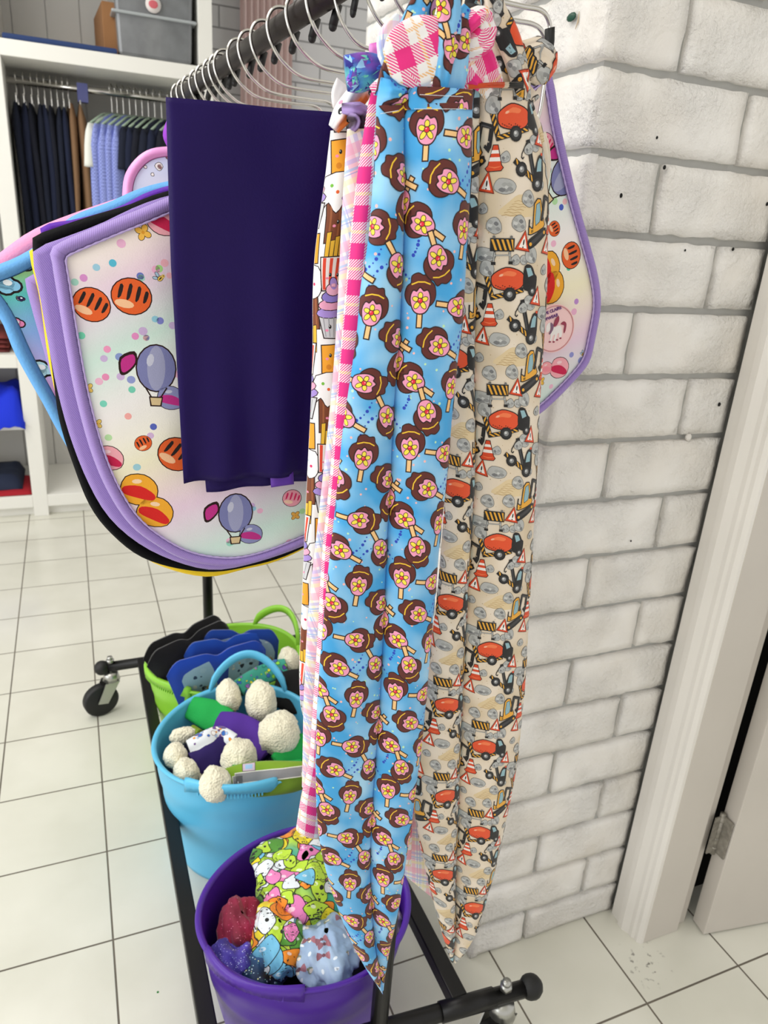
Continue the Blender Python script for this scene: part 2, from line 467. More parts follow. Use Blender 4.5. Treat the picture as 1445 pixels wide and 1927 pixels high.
XP, YP = .5545, .7675         # the brick pillar's corner
XD = .861                     # plane of the door wall
PITCH, Z0 = .08647, .0692
def brick(mb, x0, x1, z0, z1, y, face='front', depth=.10, seed=0, mat=0):
    """one brick with a rough face; face 'front' looks to -y, 'side' looks to -x"""
    nx, nz = max(3, int((x1 - x0) / .012)), 6
    vs = []
    for j in range(nz + 1):
        for i in range(nx + 1):
            a = i / nx; c = j / nz
            x = x0 + (x1 - x0) * a; z = z0 + (z1 - z0) * c
            e = min(a * (x1 - x0), (1 - a) * (x1 - x0), c * (z1 - z0), (1 - c) * (z1 - z0))
            dx = dz = 0
            n = noise.noise(Vector((x * 18 + seed * 3.1, z * 26, seed * 1.7 + y)))
            n2 = noise.noise(Vector((x * 70, z * 70, seed * 2.3)))
            d = n * .0026 + n2 * .0010
            if j in (0, nz): dz = noise.noise(Vector((x * 45, seed * 5.0 + j, 3))) * .0028
            if i in (0, nx): dx = noise.noise(Vector((z * 45, seed * 4.0 + i, 9))) * .0018
            if e < 1e-5: d += .0022
            p = (x + dx, y + d, z + dz)
            vs.append(p if face == 'front' else (p[1], p[0], p[2]))
    fs = []
    for j in range(nz):
        for i in range(nx):
            q = (j * (nx + 1) + i, j * (nx + 1) + i + 1, (j + 1) * (nx + 1) + i + 1, (j + 1) * (nx + 1) + i)
            fs.append(q if face == 'front' else q[::-1])
    # sides back to the mortar
    ring = [i for i in range(nx + 1)] + [j * (nx + 1) + nx for j in range(1, nz + 1)] + [nz * (nx + 1) + i for i in range(nx - 1, -1, -1)] + [j * (nx + 1) for j in range(nz - 1, 0, -1)]
    k = len(vs)
    for i in ring:
        p = vs[i]; vs.append((p[0], p[1] + .012, p[2]) if face == 'front' else (p[0] + .012, p[1], p[2]))
    N = len(ring)
    for i in range(N):
        q = (ring[i], k + i, k + (i + 1) % N, ring[(i + 1) % N]); fs.append(q if face == 'front' else q[::-1])
    mb.add(vs, fs, mat, True)

b = MB()
mg = .0045
yend = 3.9
b.box((XP + .0105, YP + .0105, 0), (XD + .30, 1.52, 2.7), 1)       # mortar core of the pillar
k = -1
while Z0 + k * PITCH < 2.7:
    z0 = max(Z0 + k * PITCH + mg, .002); z1 = min(Z0 + (k + 1) * PITCH - mg, 2.7)
    odd = k % 2 != 0
    xs = [XP] + ([.6646] if odd else [.779]) + [XD + .004]
    for i in range(len(xs) - 1):
        brick(b, xs[i] + (0 if i == 0 else mg), xs[i + 1] - mg, z0, z1, YP, 'front', seed=k * 7 + i)
    ys = [YP]; y = YP + (.235 if odd else .115)
    while y < 1.45: ys.append(y); y += .24
    ys.append(1.525)
    for i in range(len(ys) - 1):
        brick(b, ys[i] + (0 if i == 0 else mg), ys[i + 1] - mg, z0, z1, XP, 'side', seed=k * 11 + i + 100)
    k += 1
for u, v, r in ((1168, 368, .0022), (1250, 315, .002), (1379, 469, .0018), (1289, 471, .0012), (1353, 761, .0024), (1236, 259, .0014), (1004, 975, .0012), (1443, 384, .002), (1187, 1018, .0012)):
    p = W(u, v, y=YP); b.sphere((p.x, YP - .0002, p.z), r, 8, 2, (1, .9, 1.3))
p = W(1296, 823, y=YP); b.sphere((p.x, YP + .001, p.z), .0052, 12, 0, (1, .7, 1))      # a bead of paint
wall = struct('wall_right', b, [M['brick'], M['mortar'], M['gap']])
# green blob of putty with a chip below it, dark pin holes, a paint drip
g = MB(); p = W(1075, 32, x=XP - .003); g.sphere(p, .0042, 10, 0, (.4, 2.2, 1.1)); g.tube([(XP - .0002, p.y - .010, p.z + .004), (XP - .0002, p.y - .010, p.z - .006), (XP - .0002, p.y - .007, p.z - .013)], [.0003, .0009, .0003], 6, 1)
tag(g.build('wall_plug', [simple('green_putty', (.03, .27, .20), .4), simple('bare_plaster', (.78, .70, .58), .8)]), 'small dark green plug in the bright left face of the white brick pillar', 'wall plug')

# doorway: casing on the door wall, jamb, open door
def extr(mb, prof, z0, z1, mat=0):
    n = len(prof)
    mb.add([(x, y, z0) for x, y in prof] + [(x, y, z1) for x, y in prof], [[i, (i + 1) % n, n + (i + 1) % n, n + i] for i in range(n)] + [list(range(n))[::-1], list(range(n, 2 * n))], mat)
b = MB()
cas = [(.876, .7625), (.859, .7625), (.8585, .748), (.8545, .744), (.8545, .735), (.8575, .731), (.8600, .722), (.8640, .712), (.8660, .706), (.8620, .703), (.8600, .700), (.8700, .690), (.8760, .690)]
cas = [(.876, .7625), (.8585, .7625), (.8575, .742), (.8535, .740), (.8525, .728), (.8560, .722), (.8590, .716), (.8585, .708), (.8620, .704), (.8615, .697), (.8660, .6905), (.876, .6905)]
extr(b, cas, 0, 2.1)
t1 = struct('trim_1', b, M['gloss_white'])
b = MB(); b.box((.872, .6897, 0), (.952, .76, 2.1)); b.box((.952, .7005, 0), (.979, .76, 2.1)); struct('trim_2', b, M['door_paint'], .0015)
b = MB(); b.box((.9, .757, 0), (2.2, .775, 2.7), 0); struct('wall_beyond_door', b, M['gap'])  # near-black wall: shade of the hinge gap put into the colour
R7 = Matrix.Translation((.990, .6645, 0)) @ Matrix.Rotation(math.radians(-8.5), 4, 'Z')
b = MB(); b.box((0, 0, .004), (.78, .033, 2.05), 0, R7)
for z in ((.25, .95), (1.1, 1.85)):
    pass
dr = struct('door_1', b, M['door_paint'], .0015)
hz = W(1352, 1575, x=.98).z
for zc in (hz, 1.75):
    h = MB(); h.tube([(.985, .690, zc - .045), (.985, .690, zc + .045)], .005, 12)
    for dz in (-.03, -.01, .01, .03): h.tube([(.985, .690, zc + dz - .0012), (.985, .690, zc + dz + .0012)], .0062, 12)
    h.box((.968, .688, zc - .04), (.984, .6905, zc + .04)); h.box((.9862, .668, zc - .04), (.9885, .690, zc + .04))
    h.build('door_hinge', simple('painted_hinge', (.62, .60, .56), .4, metal=.4, var=.4, vscale=90), dr)

# ------------------------------------------------------------------ the tall white shelving behind
YS = 3.1
un = empty('shelving_unit', (-.7, YS, 0)); tag(un, 'tall white open shelving unit with a hanging rail at the back of the shop', 'shelving unit')
def part(name, mb, mats, par, **kw):
    o = mb.build(name, mats, par, **kw); o.matrix_parent_inverse = Matrix.Translation(-par.location) if par.rotation_euler.z == 0 else par.matrix_basis.inverted(); return o
D = .42
for x0, x1 in ((-1.32, -1.275), (-.74, -.69), (-.205, -.150), (.498, .548)):
    b = MB(); b.box((x0, YS, 0), (x1, YS + D, 2.5)); part('upright', b, M['shelf_white'], un, bevel=.002)
for x0, x1, zs in ((-1.275, -.74, (.09, .40, .66, 1.2, 1.68, 2.2)), (-.69, -.205, (.09, .415, .655, .93, 1.2, 1.68, 2.2)), (-.150, .498, (.09, 1.693, 2.3))):
    for z in zs:
        b = MB(); b.box((x0, YS, z - .05), (x1, YS + D, z)); part('shelf', b, M['shelf_white'], un, bevel=.002)
b = MB(); b.box((-1.32, YS + .03, 0), (.548, YS + .045, .045)); part('plinth', b, M['shelf_white'], un)
b = MB()
x = -1.32
while x < .54: b.box((x + .0025, YS + D, 0), (min(x + .12, .548) - .0025, YS + D + .012, 2.5)); x += .12
b.box((-1.32, YS + D + .008, 0), (.548, YS + D + .014, 2.5)); part('back_panel', b, M['shelf_back'], un)
YR = YS + .21
zr = W(12, 150, y=YR).z
b = MB(); b.tube([(-.150, YR, zr), (.498, YR, zr)], .012, 14); part('rail', b, M['chrome'], un)

# pink curtain beyond
b = MB(); xa, xb = W(452, 40, y=3.8).x, W(530, 60, y=3.8).x
n = 60; vs = []; fs = []
for i in range(n + 1):
    x = xa + (xb + .05 - xa) * i / n; y = 3.8 + .012 * math.sin(i * .9)
    vs += [(x, y, .02), (x, y, 2.6), (x, y + .006, .02), (x, y + .006, 2.6)]
for i in range(n):
    a = i * 4; c = a + 4; fs += [(a, c, c + 1, a + 1), (a + 2, a + 3, c + 3, c + 2), (a, a + 2, c + 2, c), (a + 1, c + 1, c + 3, a + 3)]
fs += [(0, 1, 3, 2), (n * 4, n * 4 + 2, n * 4 + 3, n * 4 + 1)]
b.add(vs, fs, 0, True)
tag(b.build('curtain', simple('pale_pink_cloth', (.90, .80, .79), .9)), 'pale pink curtain against the far brick wall', 'curtain')

# things on the shelves
b = MB(); b.box((0, 0, 0), (.13, .30, .17)); 
cb = b.build('cardboard_box', simple('brown_cardboard', (.62, .44, .28), .85, var=.1), bevel=.002)
q = W(196, 95, y=YS + .1); cb.location = (q.x, YS + .08, 1.693); cb.rotation_euler.z = .05
tag(cb, 'brown cardboard box on the top shelf beside the clear grey storage tub', 'box')

un2 = empty('storage_tub', (.35, YS + .16, 1.693)); tag(un2, 'clear grey plastic storage tub with a round pink sticker on the top shelf', 'storage tub')
def tapered(mb, w0, d0, w1, d1, z0, z1, t=0, mat=0):
    vs = [(-w0 / 2, -d0 / 2, z0), (w0 / 2, -d0 / 2, z0), (w0 / 2, d0 / 2, z0), (-w0 / 2, d0 / 2, z0), (-w1 / 2, -d1 / 2, z1), (w1 / 2, -d1 / 2, z1), (w1 / 2, d1 / 2, z1), (-w1 / 2, d1 / 2, z1)]
    mb.add(vs, [(0, 3, 2, 1), (4, 5, 6, 7), (0, 1, 5, 4), (1, 2, 6, 5), (2, 3, 7, 6), (3, 0, 4, 7)], mat)
smoke = simple('smoky_clear_plastic', (.47, .48, .49), .12, var=.25, vscale=14, coat=.6)
b = MB(); tapered(b, .25, .30, .27, .32, 0, .30); b.build('tub_body', smoke, un2, bevel=.012)
b = MB(); tapered(b, .285, .335, .285, .335, .125, .135); tapered(b, .29, .34, .29, .34, .30, .318); b.build('tub_rim', simple('pale_plastic_rim', (.66, .68, .69), .25), un2, bevel=.004)
b = MB(); q = W(288, 9, y=YS); sx_, sz_ = q.x - .35, q.z - 1.693; b.tube([(sx_, -.160, sz_), (sx_, -.1665, sz_)], .026, 24); st = b.build('sticker', simple('white_sticker', (.88, .85, .84), .5), un2)
b = MB(); b.sphere((sx_, -.167, sz_), .016, 12, 0, (1, .1, .8)); b.build('sticker_print', simple('rose_print', (.80, .38, .42), .6), un2)
b = MB(); b.box((-.0, 0, 0), (.36, .26, .018)); fl = b.build('folded_cloth', simple('navy_blue_cloth', (.16, .24, .42), .9), bevel=.006)
fl.location = (-.14, YS + .004, 1.693); tag(fl, 'flat folded blue cloth lying on the top shelf', 'cloth')

def folded(name, label, cat, col, x, y, z, sx, sy, sz, rz=0, drape=0, seed=0):
    nx, ny = 14, 10; vs = []; fs = []
    for s_ in (1, 0):
        for j in range(ny + 1):
            for i in range(nx + 1):
                a = i / nx - .5; c = j / ny - .5; e = min(.5 - abs(a), .5 - abs(c)) * 2
                h = sz * (min(1, e * 5) ** .5) * (1 + .35 * noise.noise(Vector((a * 4 + seed, c * 4, 1)))) if s_ else 0
                dz = 0
                if drape and c < -.3: dz = -drape * ((-.3 - c) / .2) * (.6 + .8 * abs(noise.noise(Vector((a * 5, seed, 0)))))
                vs.append((a * sx, c * sy - (.02 if dz else 0), h + dz + (.001 if s_ == 0 else .004)))
    o = (nx + 1) * (ny + 1)
    for j in range(ny):
        for i in range(nx):
            q = j * (nx + 1) + i; fs.append((q, q + 1, q + nx + 2, q + nx + 1)); fs.append((o + q, o + q + nx + 1, o + q + nx + 2, o + q + 1))
    ring = list(range(nx)) + [j * (nx + 1) + nx for j in range(ny)] + [ny * (nx + 1) + i for i in range(nx, 0, -1)] + [j * (nx + 1) for j in range(ny, 0, -1)]
    for i in range(len(ring)):
        p, r = ring[i], ring[(i + 1) % len(ring)]; fs.append((p, o + p, o + r, r))
    mb = MB(); mb.add(vs, fs, 0, True)
    ob = mb.build(name, simple('cloth_' + col, col, .85, bump=.3, bscale=60)); ob.location = (x, y, z); ob.rotation_euler.z = rz
    return tag(ob, label, cat)
for i in range(4):
    folded('folded_shirt', ['rust red folded shirt, lowest of the stack behind the light blue pad trim', 'rust red folded shirt, second from the bottom of the stack on the left shelf', 'rust red folded shirt, second from the top of the stack on the left shelf', 'rust red folded shirt, topmost of the stack on the left shelf'][i], 'shirt', '7a3330' if i % 2 else '6a2a2a', -.36, YS + .2, .656 + i * .017, .26, .30, .016, seed=i)
folded('crumpled_shirt', 'crumpled bright royal blue shirt hanging over a shelf edge', 'shirt', '0a2ed0', -.33, YS + .16, .416, .26, .34, .085, seed=5, drape=.05)
folded('folded_towel', 'flat red folded cloth on the lowest shelf under the navy one', 'cloth', 'a80f22', -.31, YS + .13, .091, .21, .24, .012, seed=8)
folded('folded_shirt', 'dark navy folded shirt on the lowest shelf on top of the red cloth', 'shirt', '1c2640', -.36, YS + .17, .106, .24, .26, .05, seed=9)

# clothes on the rail: each seen nearly edge-on
def slab(mb, prof, w, seed, wob=.01, mat=0, n=26):
    """cloth hanging in the y-z plane; prof = [(z, y0, y1)] from the top down, w = thickness in x"""
    rows = []
    zs = [prof[0][0] + (prof[-1][0] - prof[0][0]) * j / n for j in range(n + 1)]
    tab0 = [(-z, a) for z, a, c in prof]; tab1 = [(-z, c) for z, a, c in prof]
    ring = 16; vs = []; fs = []
    for j, z in enumerate(zs):
        y0 = interp(tab0, -z); y1 = interp(tab1, -z)
        for i in range(ring):
            a = 2 * math.pi * i / ring
            c, s_ = math.cos(a), math.sin(a)
            yy = (y0 + y1) / 2 + (y1 - y0) / 2 * (abs(c) ** .8) * (1 if c > 0 else -1)
            k = min(1, j / 3 + .25)
            xx = w / 2 * (abs(s_) ** .8) * (1 if s_ > 0 else -1) * k + wob * noise.noise(Vector((yy * 9, z * 3, seed))) + wob * .4 * noise.noise(Vector((yy * 30, z * 4, seed + 5)))
            vs.append((xx, yy, z))
    for j in range(n):
        for i in range(ring):
            p = j * ring + i; q = j * ring + (i + 1) % ring; fs.append((p, p + ring, q + ring, q))
    fs.append(tuple(range(ring))); fs.append(tuple(n * ring + i for i in range(ring))[::-1])
    mb.add(vs, fs, mat, True)

def clothes_hanger(par, kind, mat):
    h = MB()
    if kind == 'clip':
        h.tube(catmull([(0, .012, .02), (0, .0, .030), (0, -.014, .018), (0, -.010, 0), (0, 0, -.02), (0, 0, -.05)], 5), .0022, 8)
        h.tube([(0, -.10, -.052), (0, .10, -.052)], .003, 8)
        h.box((-.002, -.095, -.078), (.002, -.08, -.048)); h.box((-.002, .08, -.078), (.002, .095, -.048))
    else:
        h.tube(catmull([(0, .012, .02), (0, .0, .030), (0, -.014, .018), (0, -.010, 0), (0, 0, -.02), (0, 0, -.075)], 5), .0022, 8)
        h.tube([(0, -.185, -.125), (0, -.09, -.085), (0, 0, -.07), (0, .09, -.085), (0, .185, -.125)], .0045, 8, 1)
    o = h.build('hanger', [M['chrome'], mat], par); return o

navy = [simple('navy_cloth_%d' % i, c, .9) for i, c in enumerate([(.04, .075, .16), (.05, .09, .20), (.03, .05, .12)])]
tan = simple('tan_cloth', (.50, .38, .27), .9)
def checked():
    m, nt, b = new_mat('blue_gingham'); L = nt.links.new
    tc = node(nt, 'ShaderNodeTexCoord'); ck = node(nt, 'ShaderNodeTexChecker'); ck.inputs['Scale'].default_value = 170
    ck.inputs['Color1'].default_value = lin((.46, .50, .76)) + (1,); ck.inputs['Color2'].default_value = lin((.58, .63, .88)) + (1,)
    L(tc.outputs['Object'], ck.inputs['Vector']); L(ck.outputs[0], b.inputs['Base Color']); b.inputs['Roughness'].default_value = .85
    return m
ging = checked(); wht = simple('white_cloth', (.90, .91, .88), .85)
def xr(u, v=200): return W(u, v, y=YR).x
trouser_x = [34, 48, 62, 74, 86, 98, 109, 120]
names = ['first', 'second', 'third', 'fourth', 'fifth', 'sixth', 'seventh', 'eighth']
for i, u in enumerate(trouser_x):
    t = empty('trousers', (xr(u), YR, zr)); tag(t, 'navy trousers on a chrome clip hanger, %s from the left upright on the shop rail' % names[i], 'trousers', 'navy trousers on the shop rail')
    s_ = MB(); slab(s_, [(-.075, -.10, .10), (-.25, -.13, .12), (-.68, -.12, .11)], .036, i * 3.3, .012); s_.build('cloth', navy[i % 3], t)
    clothes_hanger(t, 'clip', M['chrome'])
for i, u in enumerate([130, 150]):
    t = empty('trousers', (xr(u), YR, zr)); tag(t, ['tan trousers on a clip hanger beside the last navy pair', 'tan trousers behind the white polo shirt on the shop rail'][i], 'trousers', 'tan trousers on the shop rail')
    s_ = MB(); slab(s_, [(-.06, -.10, .10), (-.25, -.13, .12), (-.66, -.12, .11)], .035, 31 + i * 3.3, .012); s_.build('cloth', tan, t)
    clothes_hanger(t, 'clip', M['chrome'])
b = MB(); b.box((-.015, -.02, -.045), (.022, .014, .018)); sd = b.build('size_divider', simple('periwinkle_card', (.42, .44, .68), .6), bevel=.001)
sd.location = (xr(155), YR, zr); tag(sd, 'square periwinkle card divider clipped on the shop rail', 'rail divider')
def shirt(u, matx, label, group, sleeve, i, rz=math.radians(-28), L_=.50):
    t = empty('shirt', (xr(u, 190) + .075, YR, zr), rz); tag(t, label, 'shirt', group)
    s_ = MB(); slab(s_, [(-.075, -.06, .06), (-.10, -.14, .14), (-.15, -.20, .20), (-.30, -.19, .19), (-L_, -.18, .18)], .034, 50 + i * 2.1, .014); s_.build('shirt_body', matx, t)
    s_ = MB(); slab(s_, [(-.125, -.20, -.10), (-.2, -.225, -.13), (-sleeve, -.235, -.165)], .036, 70 + i * 1.3, .006, n=12); s_.build('sleeve', matx, t)
    clothes_hanger(t, 'shoulder', M['mint'])
shirt(170, wht, 'white short-sleeved shirt between the tan trousers and the blue checked shirts', 'shirts on the shop rail', .27, 0)
for i, u in enumerate([180, 192, 204, 216]):
    shirt(u, ging, 'pale blue checked shirt, %s from the white shirt on the shop rail' % names[i], 'blue checked shirts on the shop rail', .42, i + 1, L_=.62)
for i, u in enumerate([228, 240, 252, 265, 280, 296]):
    shirt(u, navy[i % 3], 'dark navy polo shirt on a mint hanger, %s after the blue checked shirts' % names[i], 'navy polo shirts on the shop rail', .27, i + 6, L_=.46)

# ------------------------------------------------------------------ the clothes rack
XN, YN, ZB = .318, .632, .128         # near post foot
rk = empty('garment_rack', (.27, 1.15, 0)); tag(rk, 'black steel garment rack on castors standing beside the brick pillar', 'garment rack')
def rpart(name, mb, mats, **kw): return part(name, mb, mats, rk, **kw)
def barx(y): return .320 - .058 * (y - .64)
def barz(y): return 1.430 - .010 * (y - .8)
YF = 1.68
A = Vector((.098, YN, ZB)); Bc = Vector((.450, YN, ZB)); Cc = Vector((.098, YF, ZB)); Dc = Vector((.440, YF, ZB))
b = MB(); b.bar((.0965, YN + .01, ZB), (.0965, YF, ZB), .025, .025); rpart('side_rail', b, M['black_metal'], bevel=.002)
b = MB(); b.bar((.448, YN - .002, ZB), (.440, YF, ZB), .025, .025); rpart('side_rail', b, M['black_metal'], bevel=.002)
def yn(x): return .652 - (x - .05) * .075
b = MB(); b.tube([(.05, yn(.05), ZB), (.56, yn(.56), ZB)], .0125, 16); b.tube([(.415, yn(.415), ZB), (.50, yn(.50), ZB)], .0145, 16); rpart('end_rail', b, M['black_metal'])
b = MB(); b.tube([(.0, YF, ZB), (.53, YF, ZB)], .0125, 16); rpart('end_rail', b, M['black_metal'])
for (x, y) in ((.562, yn(.562)), (.045, yn(.045)), (.0, YF), (.53, YF)):
    b = MB(); b.sphere((x, y, ZB), .0185, 16); rpart('end_cap', b, M['rubber'])
for y in (YN, YF):
    x = barx(y) if y == YN else .262
    b = MB(); b.tube([(barx(y) if y == YN else .262, y, ZB), (x, y, ZB + .45)], .0125, 16); b.tube([(x, y, ZB + .40), (x, y, ZB + .47)], .0145, 16)
    b.tube([(x, y, ZB + .45), (x, y, barz(y))], .0105, 16); rpart('post', b, M['black_metal'])
    b = MB(); b.tube([(x, y, ZB + .43), (x + .035, y, ZB + .43)], .004, 8); b.sphere((x + .035, y, ZB + .43), .008, 10); rpart('height_knob', b, M['rubber'])
b = MB(); b.tube([(barx(.50), .50, barz(.50)), (barx(1.86), 1.86, barz(1.86))], .0145, 24); rpart('hanging_bar', b, M['bar_metal'])
def castor(x, y, ang):
    b = MB(); b.tube([(x, y, ZB - .03), (x, y, ZB + .022)], .005, 10); b.tube([(x, y, ZB + .012), (x, y, ZB + .021)], .0095, 6); b.tube([(x, y, ZB + .02), (x, y, ZB + .028)], .0065, 12)
    b.tube([(x, y, ZB - .036), (x, y, ZB - .014)], [.021, .016], 20); rpart('castor_bolt', b, M['zinc'])
    dx, dy = math.cos(ang), math.sin(ang); c = Vector((x + dx * .030, y + dy * .030, .043)); n = Vector((-dy, dx, 0))
    b = MB()
    for s_ in (-1, 1): 
        o = n * s_ * .016
        b.add([Vector((x - dx * .015, y - dy * .015, ZB - .036)) + o, Vector((x + dx * .02, y + dy * .02, ZB - .036)) + o, c + Vector((dx * .012, dy * .012, 0)) + o, c + Vector((-dx * .012, -dy * .012, -.006)) + o,
               Vector((x - dx * .015, y - dy * .015, ZB - .036)) + o * 1.15, Vector((x + dx * .02, y + dy * .02, ZB - .036)) + o * 1.15, c + Vector((dx * .012, dy * .012, 0)) + o * 1.15, c + Vector((-dx * .012, -dy * .012, -.006)) + o * 1.15],
              [(0, 1, 2, 3), (7, 6, 5, 4), (0, 4, 5, 1), (1, 5, 6, 2), (2, 6, 7, 3), (3, 7, 4, 0)])
    rpart('castor_fork', b, M['zinc'])
    b = MB(); b.tube([c - n * .012, c - n * .009, c + n * .009, c + n * .012], [.038, .042, .042, .038], 32); rpart('castor_wheel', b, M['rubber'])
castor(.518, yn(.518), math.radians(200)); castor(.07, yn(.07), math.radians(150)); castor(.020, YF, math.radians(197)); castor(.51, YF, math.radians(60))

# hangers: open-ended wire hangers, hook over the bar, lower arm carries the cloth
def hanger_path(side=1):
    return [(.014 * side, .0, -.020), (.017 * side, 0, -.002), (.012 * side, 0, .014), (0, 0, .0205), (-.014, 0, .017), (-.0215, 0, .002), (-.0185, 0, -.016), (-.008, 0, -.034), (.008, 0, -.048), (.024, 0, -.056), (.045, 0, -.059),
            (.09, 0, -.060), (.118, 0, -.060), (.131, 0, -.066), (.136, 0, -.080), (.136, 0, -.130), (.131, 0, -.148), (.118, 0, -.158), (.06, 0, -.163), (0, 0, -.165), (-.04, 0, -.165), (-.075, 0, -.165)]
hk = [343, 353, 363, 378, 390, 405, 417, 427, 454, 475, 500, 533, 570, 609, 652, 707]
ys = []
for u in hk:
    v = 174 - (u - 350) * .689; r = RW @ Vector(((u - CX) / FPX, (v - CY) / FPX, 1)); t = (.32 + .058 * .64) / (r.x + .058 * r.y); ys.append((r * t).y)
ys = [1.80, 1.745] + ys[2:]
ys += [.775, .745, .705, .664]
ordn = ['first', 'second', 'third', 'fourth', 'fifth', 'sixth', 'seventh', 'eighth', 'ninth', 'tenth', 'eleventh', 'twelfth', 'thirteenth', 'fourteenth', 'fifteenth', 'sixteenth', 'seventeenth', 'eighteenth', 'nineteenth', 'twentieth']
first = None
def make_hanger(name='wire_hanger'):
    e = empty(name)
    b = MB(); b.tube(catmull(hanger_path(), 5), .0023, 10); b.build('wire', M['chrome'], e)
    b = MB(); b.tube([(.0185, 0, -.004), (.0125, 0, -.026)], .0052, 12); b.sphere((.0125, 0, -.027), .0052, 10); b.build('hook_tip', M['rubber'], e)
    b = MB(); b.tube([(.1345, 0, -.072), (.1365, 0, -.082), (.1365, 0, -.096)], .0055, 12); b.build('rubber_sleeve', M['rubber'], e)
    b = MB(); b.tube([(-.077, 0, -.165), (-.060, 0, -.165)], .0048, 12); b.build('end_tip', M['rubber'], e)
    return e
def copy_tree(o, parent=None):
    c = o.copy(); COL.objects.link(c)
    if parent is not None: c.parent = parent
    for ch in list(o.children):
        copy_tree(ch, c)
    return c
for i, y in enumerate(ys):
    if first is None: h = first = make_hanger()
    else: h = copy_tree(first)
    h.location = (barx(y), y, barz(y)); h.rotation_euler.z = math.radians(random.uniform(-5, 5) if y > .8 else random.uniform(-1, 1)); h.scale.x = .7 if .72 < y < .95 else (.74 if y < .69 else (.93 if y < .72 else 1))
    s_ = 'from the near end' if i >= 10 else 'from the far end'
    tag(h, 'chrome open-ended wire hanger hooked on the rack bar, %s %s' % (ordn[len(ys) - 1 - i] if i >= 10 else ordn[i], s_), 'hanger', 'wire hangers along the rack bar')

# ------------------------------------------------------------------ prints
def C(h): return lin(h)
DK = C('2a120e')
def lolly():
    o = []
    st = prect(-.055, .2, .055, .80)
    cap = psm([(-.34, .16), (-.44, -.04), (-.38, -.26), (-.26, -.36), (-.24, -.54), (-.08, -.62), (.06, -.56), (.2, -.58), (.26, -.42), (.38, -.30), (.43, -.06), (.36, .14), (.16, .26), (-.16, .26)], 3)
    pk = psm([(-.24, .18), (-.26, 0), (-.20, -.16), (-.10, -.14), (-.02, -.24), (.08, -.15), (.19, -.17), (.26, -.02), (.25, .2), (.15, .38), (0, .43), (-.15, .37)], 3)
    o.append((grow(st, .035), DK)); o.append((st, C('f0c386')))
    o.append((grow(cap, .03), DK)); o.append((cap, C('5e2620')))
    o.append((grow(pk, .035), DK)); o.append((pk, C('f29dbd')))
    for s_ in pline([(-.25, -.33), (-.08, -.40), (.1, -.40), (.26, -.34)], .035): o.append((s_, C('f2c534'), 6))
    for a in range(5):
        t = a * 2 * math.pi / 5 - math.pi / 2; r = .135 if a not in (2, 3) else .15
        c = (math.cos(t) * r, .09 + math.sin(t) * r)
        o.append((pell(c[0], c[1], .10 if a < 2 or a == 4 else .125, .075, t, 10), DK, 7)); o.append((pell(c[0], c[1], .08 if a < 2 or a == 4 else .104, .057, t, 10), C('f4e04a'), 8))
    o.append((pell(0, .09, .08, .08, 0, 12), DK, 9)); o.append((pell(0, .09, .062, .062, 0, 12), C('e5263f'), 10)); o.append((pell(-.02, .065, .02, .015), C('ffb0c0'), 11))
    return o
LOL = lolly()
def sky_base(s, t):
    n = noise.noise(Vector((s * 28, t * 28, 2))) + .5 * noise.noise(Vector((s * 75, t * 75, 8)))
    return mix(C('41a3e0'), C('a9d8f5'), max(0, min(1, .32 + n * .75)))
def sky_prints(s0, s1, t0, t1, rs=3, x_phase=0):
    rnd = random.Random(rs); out = []
    # nine lollies in a repeat 0.118 m tall, two slots wide
    TW, TH = .086, .118
    cell = [(.014, .014, 0), (.050, .022, math.radians(98)), (.030, .050, math.radians(-62)), (.071, .052, math.radians(150)),
            (.011, .078, math.radians(-58)), (.050, .082, math.radians(8)), (.027, .106, math.radians(160)), (.074, .104, math.radians(-65)), (.080, .008, math.radians(-150))]
    for gi in range(int(math.floor((s0 - x_phase) / TW)) - 1, int((s1 - x_phase) / TW) + 2):
        for gj in range(int(math.floor(t0 / TH)) - 1, int(t1 / TH) + 2):
            ox, oy = x_phase + gi * TW, gj * TH + (gi % 2) * TH * .5
            for ci, (x, y, r) in enumerate(cell):
                X, Y = ox + x, oy + y
                if X < s0 - .03 or X > s1 + .03 or Y < t0 - .03 or Y > t1 + .03: continue
                out += place(LOL, X, Y, .0282, r, lay0=1 + (ci % 4) * 13)
            for _ in range(46):
                X, Y = ox + rnd.uniform(0, TW), oy + rnd.uniform(0, TH); r = rnd.uniform(.0006, .0014)
                out.append((pell(X, Y, r, r, 0, 8), mix(C('f6b9b4'), C('bfe9c0'), rnd.choice((0, 0, 1))), 0))
            for (bx, by, a0, a1, R) in ((.03, .03, .3, 1.5, .026), (.07, .07, 3.2, 4.6, .024), (.02, .095, 1.7, 2.9, .028), (.075, .03, -.4, .6, .022)):
                for k in range(9):
                    a = a0 + (a1 - a0) * k / 8; r = .0007 + .0008 * ((k * 7) % 3) / 2
                    out.append((pell(ox + bx + R * math.cos(a), oy + by + R * math.sin(a), r, r, 0, 8), C('2544b8'), 0))
    return out

